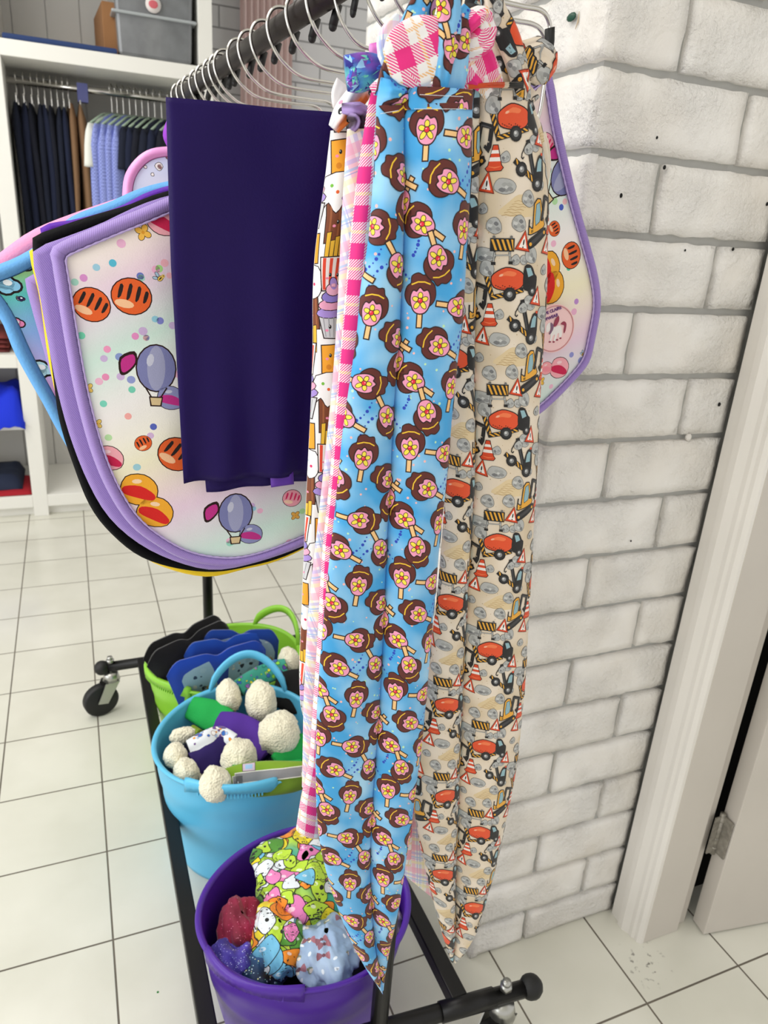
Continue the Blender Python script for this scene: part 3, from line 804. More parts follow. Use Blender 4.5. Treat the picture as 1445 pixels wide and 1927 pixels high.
# construction site print, drawn in units where one repeat is 990 tall
BK = C('1c1b1c'); OR = C('e2522a'); YE = C('e8a93a'); GW = C('8fb4be'); GY = C('8f9090'); GY2 = C('b4b5b3'); RD = C('d9481f')
def stripes(p, q, w, n=5):
    o = [(s_, BK) for s_ in pline([p, q], w)]
    dx, dy = q[0] - p[0], q[1] - p[1]; l = math.hypot(dx, dy); ux, uy = dx / l, dy / l; nx, ny = -uy, ux
    for k in range(n):
        a = l * (k + .25) / n; c = l * (k + .7) / n; h = w * .36; sk = w * .45
        o.append(([(p[0] + ux * (a + sk) + nx * h, p[1] + uy * (a + sk) + ny * h), (p[0] + ux * (c + sk) + nx * h, p[1] + uy * (c + sk) + ny * h), (p[0] + ux * (c - sk) - nx * h, p[1] + uy * (c - sk) - ny * h), (p[0] + ux * (a - sk) - nx * h, p[1] + uy * (a - sk) - ny * h)], YE))
    return o
def wheel(x, y, r): return [(pell(x, y, r, r), BK), (pell(x, y, r * .72), C('2e2d2e')), (pell(x, y, r * .42), C('8a8b8c')), (pell(x - r * .1, y - r * .1, r * .2), C('cfd0d0'))]
def L_(sh):  # number the layers tightly: earlier shapes lower, capped
    return [(p, c, k * .6) for k, (p, c) in enumerate(sh)]
def mixer():
    o = []
    o += stripes((-160, -75), (-105, 105), 34, 5)
    o += stripes((-110, 100), (110, 45), 34, 6)
    d = psm([(-115, -25), (-95, -60), (-20, -98), (60, -85), (112, -52), (110, 10), (60, 42), (-20, 46), (-95, 28)], 3)
    o += [(grow(d, 7), DK), (d, OR), (psm([(-70, -40), (-10, -78), (55, -68), (40, -45), (-20, -48)], 3), C('f07a4a')), (psm([(-90, 15), (-20, 35), (60, 28), (30, 42), (-30, 44)], 3), C('b83d1c')), (pell(-50, -50, 16, 8, -.4, 8), C('f6b595'))]
    for k in range(9): o.append((pell(-85 + k * 16, 18 + (k % 3) * 7, 5, 5, 0, 6), C('7a2410')))
    cab = psm([(118, -110), (170, -115), (205, -60), (225, -40), (222, 30), (205, 60), (140, 50), (112, 20)], 3)
    w = [(130, -98), (165, -100), (188, -55), (150, -40)]
    o += [(cab, BK), (grow(w, 3), C('3a393b')), (w, GW)]
    o += wheel(15, 75, 48) + wheel(190, 52, 36)
    return L_(o)
def crane():
    o = stripes((-100, -50), (40, 55), 34, 5)
    o += [(s_, BK) for s_ in pline([(-10, -160), (42, 30)], 30)] + [(s_, C('4a4a4c')) for s_ in pline([(-10, -150), (35, 20)], 8)]
    o += [(s_, BK) for s_ in pline([(-12, -165), (-55, -90), (-58, -70), (-48, -62), (-40, -72)], 7)]
    cab = psm([(70, -65), (95, -85), (120, -80), (125, 20), (110, 90), (70, 100), (45, 60), (35, 30)], 3)
    w = [(72, -45), (90, -68), (110, -60), (104, 5), (62, 8)]
    o += [(cab, BK), (grow(w, 3), C('3a393b')), (w, GW), (pell(112, -88, 11, 9), RD)]
    o += wheel(-55, -5, 42) + wheel(72, 75, 44)
    return L_(o)
def digger():
    o = []
    cab = psm([(-40, 30), (-28, -110), (20, -135), (40, -60), (62, -10), (60, 20), (-60, 62), (-72, 50), (-70, 20)], 2)
    w = [(-22, -20), (-12, -105), (14, -118), (26, -55), (18, -10), (-16, 10)]
    o += [(grow(cab, 7), BK), (cab, YE), (grow(w, 4), BK), (w, GW)]
    o += [(s_, BK) for s_ in pline([(40, -20), (62, -150), (125, -130), (118, -60)], 26)] + [(s_, C('4c4b4c')) for s_ in pline([(46, -30), (64, -145), (120, -125)], 7)]
    bk = [(132, -80), (128, -25), (112, 12), (80, -22), (92, -38), (98, -28), (104, -50), (112, -44), (116, -70)]
    o += [(bk, BK)]
    tr = psm([(-70, 90), (70, 25), (92, 40), (88, 68), (-55, 148), (-78, 130)], 3)
    o += [(tr, BK), (psm([(-50, 100), (65, 44), (72, 54), (-44, 122)], 3), C('3c3b3d')), (pell(-58, 120, 11), YE), (pell(72, 52, 11), YE), ([(-58, 40), (-40, 34), (-40, 50), (-58, 56)], C('8a6a20')),
          (pline([(-75, 20), (-72, -20), (-62, -34)], 9)[0], BK)]
    return L_(o)
def cone():
    o = [(grow([(-14, -70), (12, -70), (40, 46), (52, 62), (40, 78), (-44, 82), (-58, 66), (-42, 50)], 5), DK), ([(-14, -70), (12, -70), (40, 46), (52, 62), (40, 78), (-44, 82), (-58, 66), (-42, 50)], RD),
         ([(-22, -42), (18, -42), (23, -22), (-28, -22)], C('f2ebe4')), ([(-33, 0), (29, 0), (35, 24), (-39, 24)], C('f2ebe4')), (psm([(-46, 52), (0, 66), (42, 52), (0, 58)], 2), C('f07a4a'))]
    return L_(o)
def barrier():
    o = [(s_, C('3a3a3b')) for s_ in pline([(-50, 40), (-58, 118)], 14)] + [(s_, C('3a3a3b')) for s_ in pline([(52, 40), (60, 112)], 14)] + [(s_, C('9fa09e')) for s_ in pline([(-54, 62), (58, 58)], 9)]
    o += [(s_, C('b4b5b3')) for s_ in pline([(-50, 44), (-57, 104)], 7)] + [(s_, C('b4b5b3')) for s_ in pline([(52, 40), (58, 100)], 7)]
    o += [(prect(-82, -48, 82, 36), BK)]
    for k in range(5):
        x = -76 + k * 33; o.append(([(x, -40), (x + 15, -40), (min(x + 42, 76), 28), (min(x + 27, 74), 28)], YE))
    o += [(pell(-58, -55, 10), C('6f6f6e')), (pell(58, -55, 10), C('6f6f6e')), (prect(-72, 104, -42, 124), BK), (prect(46, 98, 76, 118), BK)]
    return L_(o)
def warn():
    t = [(12, -66), (46, 58), (-52, 42)]; 
    o = [(grow(t, 7), C('7a2410')), (t, C('dd4a20')), (grow(t, -14), C('f6efe8')), (pell(4, 2, 5.5, 20, .12, 10), BK), (pell(0, 33, 5, 5), BK)]
    return L_(o)
def rock(sd, w=75, h=52):
    rnd = random.Random(sd); pts = []
    for k in range(9):
        a = 2 * math.pi * k / 9; r = rnd.uniform(.8, 1.1); pts.append((w * r * math.cos(a), h * r * math.sin(a)))
    p = psm(pts, 2)
    o = [(grow(p, 3), C('5e5d5b')), (p, GY2)]
    for k in range(6):
        cx, cy = rnd.uniform(-.5, .5) * w, rnd.uniform(-.5, .5) * h
        o.append((psm([(cx - w * .3, cy), (cx, cy - h * .28), (cx + w * .32, cy + h * .05), (cx + w * .05, cy + h * .3)], 2), [GY, C('a5a6a4'), C('c9cac8'), C('77787a')][k % 4]))
    return L_(o)
def sand():
    p = psm([(-130, 40), (-60, -30), (10, -75), (80, -60), (140, 10), (150, 50), (20, 62)], 3)
    o = [(p, C('dfc9a0'))]
    for k in range(6):
        y = -40 + k * 17; x0 = -20 - k * 17
        for s_ in pline([(x0, y + 8), (x0 + 30, y), (x0 + 60, y + 9), (x0 + 95, y + 2), (x0 + 120, y + 10)], 2.6): o.append((s_, C('b6935f')))
    return L_(o)
MX, CR, DG, CN, BR, WN, SD = mixer(), crane(), digger(), cone(), barrier(), warn(), sand()
RK = [rock(i, *wh) for i, wh in enumerate([(75, 50), (55, 50), (45, 60), (38, 34), (34, 30)])]
def site_base(s, t):
    n = noise.noise(Vector((s * 40, t * 40, 5)))
    return mix(C('e9dccb'), C('d3bf9f'), max(0, min(1, .35 + n * .8)))
def site_prints(s0, s1, t0, t1, ph=0, pt=0):
    P = .1215; k = P / 990.0; TW = 500 * k; out = []
    items = [(MX, 0, 180), (CN, -120, 392), (RK[3], -55, 392), (CR, 125, 470), (RK[1], 175, 310), (WN, 232, 272), (RK[0], -50, 565), (WN, -170, 545), (SD, 40, 690), (RK[1], 128, 640), (RK[1], 60, 790), (DG, 215, 790),
             (WN, 95, 905), (BR, -50, 930), (RK[3], 45, 1020), (RK[4], 110, 1022), (RK[2], 165, 990), (RK[0], -170, 990), (BR, 290, 385), (RK[2], 290, 560), (SD, 320, 200), (CN, 292, 60), (RK[2], -150, 90), (RK[3], -190, 700), (RK[1], -110, 805), (RK[4], 235, 560), (RK[3], 120, 345)]
    rnd = random.Random(5)
    for gi in range(int(math.floor((s0 - ph) / TW)) - 1, int((s1 - ph) / TW) + 2):
        for gj in range(int(math.floor((t0 - pt) / P)) - 2, int((t1 - pt) / P) + 2):
            ox, oy = ph + gi * TW, pt + gj * P - (gi % 5) * .61 * P + math.floor((gi % 5) * .61) * P
            for si, (sh, x, y) in enumerate(items):
                if x > 240 : continue
                X, Y = ox + x * k, oy + y * k
                if X < s0 - .03 or X > s1 + .03 or Y < t0 - .03 or Y > t1 + .03: continue
                out += place(sh, X, Y, k * (1.08 if sh is DG or sh is CR else 1), 0, lay0=1 if sh is SD else (14 + si if sh in RK else 30 + si))
            for _ in range(60):
                X, Y = ox + rnd.uniform(0, TW), oy + rnd.uniform(0, P); r = rnd.uniform(.00025, .0006)
                if s0 < X < s1 and t0 < Y < t1: out.append((pell(X, Y, r, r, 0, 6), C('b99f77'), 0))
    return out

# snack print
def snack_base(s, t): return C('f4f1f0')
def face(x, y, sc=1.0): return [(pell(x - .0045 * sc, y, .0016 * sc, .0022 * sc), BK), (pell(x + .0045 * sc, y, .0016 * sc, .0022 * sc), BK), (pell(x - .005 * sc, y - .0007 * sc, .0006 * sc), C('ffffff')), (pell(x + .004 * sc, y - .0007 * sc, .0006 * sc), C('ffffff')), (pell(x - .008 * sc, y + .004 * sc, .0018 * sc, .0014 * sc), C('f48fb0')), (pell(x + .008 * sc, y + .004 * sc, .0018 * sc, .0014 * sc), C('f48fb0'))]
def snack_col(x0, y0):
    o = []
    def add(p, c, l): o.append(([(a + x0, b_ + y0) for a, b_ in p], c, l))
    # cheese wedge
    ch = [(-.014, .000), (.015, -.003), (.017, .026), (-.013, .030)]
    add(grow(ch, .0012), DK, 0); add(ch, C('f4a62a'), 1)
    for p, c in face(0, .010): add(p, c, 2)
    add(pell(-.006, .023, .003), C('d9861a'), 2)
    # icing with sprinkles over a chocolate block
    ic = psm([(-.020, .034), (.018, .030), (.022, .055), (.012, .063), (.004, .056), (-.006, .068), (-.014, .058), (-.022, .064)], 3)
    cho = [(-.016, .052), (.018, .052), (.020, .094), (-.014, .098)]
    add(grow(cho, .0012), DK, 0); add(cho, C('7a3f22'), 1)
    for k in range(4): add([(-.012 + k * .009, .056), (-.010 + k * .009, .056), (-.009 + k * .009, .095), (-.011 + k * .009, .095)], C('9b5a33'), 2)
    for p, c in face(.002, .077): add(p, c, 3)
    add(grow(ic, .001), DK, 2); add(ic, C('fbf9f8'), 3)
    for k, c in enumerate(('7ac143', 'e8642a', '7a4aa8', '2f8fc8', 'e0326a')): add(pell(-.012 + k * .0065, .042 + (k * 7 % 3) * .006, .0018), C(c), 4)
    # fries
    for k in range(6):
        x = -.012 + k * .0048; q = [(x, .088 + (k * 5 % 3) * .004), (x + .0042, .087 + (k * 5 % 3) * .004), (x + .004, .12), (x + .0005, .12)]
        add(grow(q, .0007), DK, 4); add(q, C('eebb35'), 5)
    bx = [(-.015, .113), (.015, .111), (.011, .145), (-.012, .146)]
    add(grow(bx, .0012), DK, 6); add(bx, C('f7efe9'), 7)
    for k in range(4): add([(-.013 + k * .0075, .113), (-.0095 + k * .0075, .113), (-.0085 + k * .006, .1455), (-.0115 + k * .006, .1455)], C('e5492f'), 8)
    for p, c in face(0, .130, .9): add(p, c, 9)
    # cupcake
    cup = [(-.016, .172), (.017, .172), (.012, .196), (-.011, .196)]
    add(grow(cup, .0012), DK, 4); add(cup, C('cfcfd2'), 5)
    for k in range(5): add([(-.012 + k * .0058, .174), (-.0108 + k * .0058, .174), (-.0088 + k * .0044, .195), (-.0096 + k * .0044, .195)], C('97979c'), 6)
    for p, c in face(0, .184): add(p, c, 7)
    for k, (w, y, c) in enumerate(((.0185, .168, 'a98fd6'), (.016, .160, 'f0a9c6'), (.0125, .152, '8f7fce'), (.008, .145, 'f3b7cf'), (.004, .139, 'a98fd6'))):
        e = pell(0, y, w, .0062, -.15, 14); add(grow(e, .0009), DK, 6 + k if k < 3 else 9); add(e, C(c), 7 + k if k < 3 else 10)
    return o
def snack_prints(s0, s1, t0, t1, ph=0, pt=0):
    out = []; P = .205
    for gi in range(int((s0 - ph) / .036) - 1, int((s1 - ph) / .036) + 2):
        for gj in range(int((t0 - pt) / P) - 1, int((t1 - pt) / P) + 2):
            out += snack_col(ph + gi * .036, pt + gj * P + (gi % 2) * P * .45)
    return out

# ------------------------------------------------------------------ woven checks
def check_mat(name, sett, bands, base=(.96, .95, .95), rot=0.0, twill=True, rough=.65):
    """bands: (centre, half width, colour, strength) as fractions of the sett; the same warp and weft"""
    m, nt, b = new_mat(name); L = nt.links.new
    uv = node(nt, 'ShaderNodeUVMap', uv_map='cloth')
    mp = node(nt, 'ShaderNodeMapping'); mp.inputs['Rotation'].default_value = (0, 0, rot); mp.inputs['Scale'].default_value = (1 / sett, 1 / sett, 1); mp.inputs['Location'].default_value = (50, 50, 0)
    L(uv.outputs[0], mp.inputs[0])
    sp = node(nt, 'ShaderNodeSeparateXYZ'); L(mp.outputs[0], sp.inputs[0])
    cur = None; col = lin(base) + (1,)
    tw = node(nt, 'ShaderNodeMath', operation='ADD'); L(sp.outputs[0], tw.inputs[0]); L(sp.outputs[1], tw.inputs[1])
    ts = node(nt, 'ShaderNodeMath', operation='MULTIPLY'); L(tw.outputs[0], ts.inputs[0]); ts.inputs[1].default_value = 12
    tf = node(nt, 'ShaderNodeMath', operation='FRACT'); L(ts.outputs[0], tf.inputs[0])
    tg = node(nt, 'ShaderNodeMath', operation='GREATER_THAN'); L(tf.outputs[0], tg.inputs[0]); tg.inputs[1].default_value = .42
    for ax in (0, 1):
        fr = node(nt, 'ShaderNodeMath', operation='FRACT'); L(sp.outputs[ax], fr.inputs[0])
        for (c, hw, cc, st) in bands:
            d = node(nt, 'ShaderNodeMath', operation='SUBTRACT'); L(fr.outputs[0], d.inputs[0]); d.inputs[1].default_value = c
            a = node(nt, 'ShaderNodeMath', operation='ABSOLUTE'); L(d.outputs[0], a.inputs[0])
            lt = node(nt, 'ShaderNodeMath', operation='LESS_THAN'); L(a.outputs[0], lt.inputs[0]); lt.inputs[1].default_value = hw
            f = node(nt, 'ShaderNodeMath', operation='MULTIPLY'); L(lt.outputs[0], f.inputs[0]); f.inputs[1].default_value = st
            fo = f.outputs[0]
            if twill:
                g = node(nt, 'ShaderNodeMath', operation='MULTIPLY'); L(f.outputs[0], g.inputs[0]); L(tg.outputs[0], g.inputs[1]); fo = g.outputs[0]
            mx = node(nt, 'ShaderNodeMix', data_type='RGBA'); L(fo, mx.inputs[0])
            if cur is None: mx.inputs[6].default_value = col
            else: L(cur, mx.inputs[6])
            mx.inputs[7].default_value = lin(cc) + (1,); cur = mx.outputs[2]
    if twill:   # solid where warp and weft of the wide band cross
        c, hw, cc, st = bands[0]; fs = []
        for ax in (0, 1):
            fr = node(nt, 'ShaderNodeMath', operation='FRACT'); L(sp.outputs[ax], fr.inputs[0])
            d = node(nt, 'ShaderNodeMath', operation='SUBTRACT'); L(fr.outputs[0], d.inputs[0]); d.inputs[1].default_value = c
            a = node(nt, 'ShaderNodeMath', operation='ABSOLUTE'); L(d.outputs[0], a.inputs[0])
            lt = node(nt, 'ShaderNodeMath', operation='LESS_THAN'); L(a.outputs[0], lt.inputs[0]); lt.inputs[1].default_value = hw; fs.append(lt.outputs[0])
        g = node(nt, 'ShaderNodeMath', operation='MULTIPLY'); L(fs[0], g.inputs[0]); L(fs[1], g.inputs[1])
        mx = node(nt, 'ShaderNodeMix', data_type='RGBA'); L(g.outputs[0], mx.inputs[0]); L(cur, mx.inputs[6]); mx.inputs[7].default_value = lin(cc) + (1,); cur = mx.outputs[2]
    L(cur, b.inputs['Base Color']); b.inputs['Roughness'].default_value = rough; b.inputs['Sheen Weight'].default_value = .15; b.inputs['Specular IOR Level'].default_value = .3
    nz = node(nt, 'ShaderNodeTexNoise'); nz.inputs['Scale'].default_value = 30; nz.inputs['Detail'].default_value = 3; L(uv.outputs[0], nz.inputs['Vector'])
    bp = node(nt, 'ShaderNodeBump'); bp.inputs['Strength'].default_value = .2; bp.inputs['Distance'].default_value = .003; L(nz.outputs[0], bp.inputs['Height']); L(bp.outputs[0], b.inputs['Normal'])
    return m
M['pink_check'] = check_mat('pink_and_yellow_check', .0285, [(.3, .22, 'ec2f86', .95), (.78, .045, 'f2b35c', .8)])
M['pastel_check'] = check_mat('pastel_check', .034, [(.2, .12, 'f6a9c6', .55), (.45, .05, 'b9b4ea', .6), (.62, .03, 'a9c8ee', .8), (.70, .012, '8f9fe0', .7), (.85, .06, 'f5efb8', .6)], rot=.35, twill=False)
M['dyed'] = dye_cloth('printed_satin')
M['dyed_matt'] = dye_cloth('printed_cotton', rough=.85, sheen=.2, bump=.3, weave=700, spec=.2)
M['purple_nylon'] = simple('purple_nylon', (.115, .045, .30), .45, bump=.12, bscale=500, var=.06, vscale=9, spec=.15)
M['purple_tape'] = simple('purple_tape', (.36, .17, .62), .5)

# ------------------------------------------------------------------ tail bags
def tail_bag(name, rows, y0, lobes, mat, prints=None, base=None, nrow=150, ncol=34, thick=.012, parent=None, s_ref='crease', wob=.0016, seed=0, yslope=0.0, trow=.01, dtop=0.0):
    """rows: (left px, crease px or None, right px) from the top down, each an image point on the plane y = y0.
    lobes = depth of the puff left and right of the crease."""
    Lp = [W(*r[0], y=y0 + yslope * i) for i, r in enumerate(rows)]; Rp = [W(*r[2], y=y0 + yslope * i) for i, r in enumerate(rows)]
    Cp = [r[1] for r in rows]
    Lp = catmull(Lp, 6); Rp = catmull(Rp, 6)
    ac = []
    for i, r in enumerate(rows):
        if r[1] is None: ac.append(None)
        else: ac.append((r[1] - r[0][0]) / max(1, r[2][0] - r[0][0]))
    tab = [(i * 6, a) for i, a in enumerate(ac) if a is not None]
    # arc length along the middle for even rows
    mids = [(a + b_) / 2 for a, b_ in zip(Lp, Rp)]; cum = [0]
    for a, b_ in zip(mids, mids[1:]): cum.append(cum[-1] + (b_ - a).length)
    cl = Cloth(base or (lambda s, t: (.9, .9, .9)))
    P = []; ST = []; PB = []
    for j in range(nrow + 1):
        d = cum[-1] * j / nrow; k = 0
        while k < len(cum) - 2 and cum[k + 1] < d: k += 1
        f = (d - cum[k]) / (cum[k + 1] - cum[k]); kk = k + f
        l = Lp[k].lerp(Lp[k + 1], f); r = Rp[k].lerp(Rp[k + 1], f); w = (r - l).length
        a_c = interp(tab, kk) if tab else .5
        a_c = max(.02, min(.98, a_c))
        row = []; dep = []; aa = []
        nl = ncol // 2
        for i in range(nl + 1): aa.append(a_c * (.5 - .5 * math.cos(math.pi * i / nl)))
        for i in range(1, ncol - nl + 1): aa.append(a_c + (1 - a_c) * (.5 - .5 * math.cos(math.pi * i / (ncol - nl))))
        hl = min(lobes[0], w * a_c * .55); hr = min(lobes[1], w * (1 - a_c) * .5)
        top = min(1, .35 + (d + dtop) / .10)
        for a in aa:
            if a <= a_c: x = a / a_c; dd = hl * max(0, 1 - (2 * x - 1) ** 2) ** .55
            else: x = (a - a_c) / (1 - a_c); dd = hr * max(0, 1 - (2 * x - 1) ** 2) ** .5
            nz = noise.noise(Vector((a * 2.2 + seed, d * 7, seed))) * 2.2 + noise.noise(Vector((a * 6 + seed, d * 22, 4))) * .7
            dd = dd * top + wob * nz * min(1, 4 * x * (1 - x) + .1)
            p = l.lerp(r, a); p = Vector((p.x, p.y - dd - .001, p.z)); row.append(p); dep.append(dd)
        # cloth coordinates: arc length measured from the crease
        ic = nl; s = [0] * len(row)
        for i in range(ic + 1, len(row)): s[i] = s[i - 1] + (row[i] - row[i - 1]).length
        for i in range(ic - 1, -1, -1): s[i] = s[i + 1] - (row[i] - row[i + 1]).length
        x_off = 0
        P.append(row); ST.append([(x_off + q, d) for q in s])
        back = []
        for i, a in enumerate(aa):
            p = l.lerp(r, a); back.append(Vector((p.x, p.y + thick * math.sin(math.pi * a) ** .7 * min(1, w / .03), p.z)))
        PB.append(back)
    if s_ref == 'flat':
        ST = [[(p.x, -p.z) for p in row] for row in P]
    cl.grid(P, ST)
    cl.grid([r[::-1] for r in PB], [s[::-1] for s in ST], front=False)
    # side seams and open top/bottom closed
    nv = (nrow + 1) * len(P[0]); ni = len(P[0])
    for j in range(nrow):
        a = j * ni; b_ = nv + j * ni + ni - 1; cl.F.append((a, b_, b_ + ni, a + ni))
        a = j * ni + ni - 1; b_ = nv + j * ni; cl.F.append((a, a + ni, b_ + ni, b_))
    for i in range(ni - 1):
        cl.F.append((i, i + 1, nv + ni - 2 - i, nv + ni - 1 - i))
    if prints:
        ss = [q[0] for row in ST for q in row]; tt = [q[1] for row in ST for q in row]
        cl.print_shapes(prints(min(ss), max(ss), min(tt), max(tt)))
    return cl.build(name, mat, parent)

def ribbon(name, path, mat, thick=.006, prints=None, base=None, parent=None, n=40, m=14, closed_end=True, fold=.12, seed=0, twist=None):
    """flat cloth band along path [(Vector, width)] , its face turned to -y"""
    pts = catmull([p for p, w in path], 8); ws = [Vector((w, 0, 0)) for p, w in path]; ws = catmull(ws, 8)
    cum = [0]
    for a, b_ in zip(pts, pts[1:]): cum.append(cum[-1] + (b_ - a).length)
    n = max(10, int(cum[-1] / .0045))
    cl = Cloth(base or (lambda s, t: (.9, .9, .9))); P = []; ST = []; PB = []
    for j in range(n + 1):
        d = cum[-1] * j / n; k = 0
        while k < len(cum) - 2 and cum[k + 1] < d: k += 1
        f = (d - cum[k]) / max(1e-9, cum[k + 1] - cum[k]); p = pts[k].lerp(pts[k + 1], f); w = ws[k].x + (ws[k + 1].x - ws[k].x) * f
        k0, k1 = max(0, k - 1), min(len(pts) - 1, k + 2); tg = (pts[k1] - pts[k0]).normalized()
        nrm = Vector((0, -1, 0)); nrm = (nrm - tg * nrm.dot(tg)); nrm = nrm.normalized() if nrm.length > .05 else Vector((0, 0, 1))
        sd = nrm.cross(tg).normalized()
        sd = -sd if False else sd
        row = []; bk = []; ss = []
        for i in range(m + 1):
            a = math.pi * (1 - i / m); c, s_ = math.cos(a), math.sin(a)
            wr = 1 + fold * noise.noise(Vector((i * .35 + seed, d * 50, seed)))
            dd = thick * (s_ ** .7) * (1 + .5 * noise.noise(Vector((i * .6 + seed * 3, d * 45, 2))))
            e = min(1, .3 + min(j, n - j) * .35)
            row.append(p + sd * (c * w / 2 * wr) + nrm * dd * e); bk.append(p + sd * (c * w / 2 * wr) - nrm * thick * .6 * s_ * e)
        s = 0; ss = [0]
        for i in range(m): s += (row[i + 1] - row[i]).length; ss.append(s)
        P.append(row); PB.append(bk); ST.append([(q - s / 2 + seed * .037, d + seed * .053) for q in ss])
    # make sure the front grid faces -y
    a = P[1][m // 2 + 1] - P[1][m // 2 - 1]; b_ = P[2][m // 2] - P[0][m // 2]
    if b_.cross(a).y > 0 or (abs(b_.cross(a).normalized().y) < .01):
        P = [r[::-1] for r in P]; PB = [r[::-1] for r in PB]
    cl.grid(P, ST); k0 = cl.grid([r[::-1] for r in PB], [s[::-1] for s in ST], front=False)
    ni = m + 1
    for j in range(n):
        a = j * ni; b_ = k0 + j * ni + ni - 1; cl.F.append((a, b_, b_ + ni, a + ni))
        a = j * ni + ni - 1; b_ = k0 + j * ni; cl.F.append((a, a + ni, b_ + ni, b_))
    for i in range(ni - 1):
        cl.F.append((i, i + 1, k0 + ni - 2 - i, k0 + ni - 1 - i)); q = n * ni + i; r = k0 + n * ni + ni - 1 - i; cl.F.append((q, r, r - 1, q + 1))
    if prints:
        sx = [q[0] for r in ST for q in r]; tx = [q[1] for r in ST for q in r]
        cl.print_shapes(prints(min(sx), max(sx), min(tx), max(tx)))
    return cl.build(name, mat, parent)

def WP(lst, y):  # pixel path -> points with widths given in px at that plane
    out = []
    for e in lst:
        u, v, w = e[:3]; yy = e[3] if len(e) > 3 else y
        p = W(u, v, y=yy); q = W(u + 1, v, y=yy); out.append((p, w * (q - p).length))
    return out

def line_px(tab, ys_): return [interp(tab, v) for v in ys_]
# blue lolly tail bag ------------------------------------------------
YB = .545
Ltab = [(196, 708), (268, 705), (352, 701), (453, 693), (520, 681), (576, 674), (632, 671), (800, 646), (1017, 624), (1121, 612), (1242, 602), (1329, 596), (1450, 593), (1548, 597), (1617, 608), (1708, 634), (1790, 668), (1840, 700), (1864, 717)]
Ctab = [(196, 757), (450, 755), (600, 749), (750, 738), (900, 730), (1050, 722), (1200, 716), (1350, 708), (1480, 699), (1600, 693), (1700, 696), (1777, 703), (1864, 719)]
Rtab = [(180, 888), (296, 884), (436, 876), (604, 867), (680, 857), (763, 849), (893, 838), (1017, 824), (1138, 814), (1260, 804), (1381, 793), (1484, 779), (1539, 773), (1608, 762), (1686, 750), (1763, 735), (1823, 726), (1864, 721)]
ysamp = [200, 260, 330, 400, 470, 540, 620, 700, 800, 900, 1000, 1100, 1200, 1300, 1400, 1480, 1550, 1620, 1690, 1760, 1815, 1850, 1866]
rows = [((interp(Ltab, v), v), interp(Ctab, v), (interp(Rtab, v), v - 4)) for v in ysamp]
bt = empty('tail_bag', W(795, 170, y=YB)); tag(bt, 'sky blue horse tail bag printed with brown and pink ice lollies, nearest on the rack', 'tail bag')
def fix(o, par): o.parent = par; o.matrix_parent_inverse = Matrix.Translation(-par.location); return o
fix(tail_bag('tail_sleeve', rows, YB, (.010, .017), M['dyed'], lambda a, b_, c, d: sky_prints(a, b_, c, d, 3, .004), sky_base, nrow=300, ncol=40, seed=2, dtop=.016), bt)
# front pocket flap at the top right
rows = [((762, 172), None, (889, 172)), ((760, 188), None, (889, 186)), ((758, 210), None, (888, 208)), ((757, 240), None, (887, 240)), ((757, 262), None, (886, 262))]
rows = [((772, 164), 773, (889, 171)), ((762, 180), 763, (889, 182)), ((758, 194), 759, (888, 196)), ((757, 208), 758, (888, 208))]
fix(tail_bag('top_hem', [(r[0], r[1], r[2]) for r in rows], YB - .0016, (.001, .017), M['dyed'], lambda a, b_, c, d: sky_prints(a, b_, c - .02, d, 9, .03), sky_base, nrow=14, ncol=40, thick=.010, wob=.0006, seed=2), bt)
stitch = simple('white_thread', (.93, .95, .97), .6)
b = MB()
for (u0, v0, u1, v1, yy) in ((790, 178, 872, 182, YB - .0135), (780, 205, 874, 205, YB - .0185), (716, 214, 750, 208, YB - .009)):
    n = 34
    for i in range(n):
        f0, f1 = i / n, (i + .6) / n
        b.tube([W(u0 + (u1 - u0) * f0, v0 + (v1 - v0) * f0, y=yy), W(u0 + (u1 - u0) * f1, v0 + (v1 - v0) * f1, y=yy)], .00022, 5)
fix(b.build('stitching', stitch), bt)
skp = lambda a, b_, c, d: sky_prints(a, b_, c, d, 11, .02)
def tie(name, par, pth, y, mat, pr=None, base=None, seed=0, thick=.005): return fix(ribbon(name, WP(pth, y), mat, thick, pr, base, seed=seed), par)
tie('tie', bt, [(828, 172, 26), (833, 120, 34), (842, 70, 44), (845, 20, 46), (838, -40, 40)], YB - .004, M['dyed'], skp, sky_base, 1)
tie('tie', bt, [(848, 176, 44), (852, 130, 52), (858, 80, 48), (868, 40, 34), (880, 15, 20)], YB + .003, M['dyed'], skp, sky_base, 2)
tie('tie', bt, [(735, 190, 60), (752, 120, 58), (776, 60, 52), (795, 10, 46), (800, -50, 40)], YB + .012, M['dyed'], skp, sky_base, 3)
tie('knot_loop', bt, [(712, 175, 50), (740, 182, 46), (765, 176, 30)], YB + .004, M['dyed'], skp, sky_base, 4, .010)

# construction tail bag ------------------------------------------------
YC = .572
Rt = [(162, 985), (240, 1006), (300, 1020), (380, 1027), (520, 1025), (640, 1019), (760, 1011), (900, 1005), (1050, 997), (1200, 990), (1330, 981), (1440, 969), (1530, 951), (1620, 930), (1710, 904), (1770, 880), (1806, 856)]
Lt = [(162, 882), (300, 876), (500, 866), (700, 856), (900, 840), (1100, 824), (1280, 803), (1400, 785), (1480, 776), (1560, 785), (1620, 797), (1700, 816), (1770, 836), (1806, 848)]
Ct = [(162, 900), (300, 897), (550, 890), (700, 887), (850, 889), (950, 886), (1050, 877), (1150, 873), (1250, 868), (1350, 862), (1450, 860), (1560, 857), (1650, 853), (1740, 853), (1806, 852)]
ysamp = [163, 200, 240, 300, 380, 460, 540, 620, 700, 800, 900, 1000, 1100, 1200, 1300, 1400, 1480, 1560, 1620, 1680, 1740, 1780, 1800, 1807]
rows = [((interp(Lt, v), v), interp(Ct, v), (interp(Rt, v), v)) for v in ysamp]
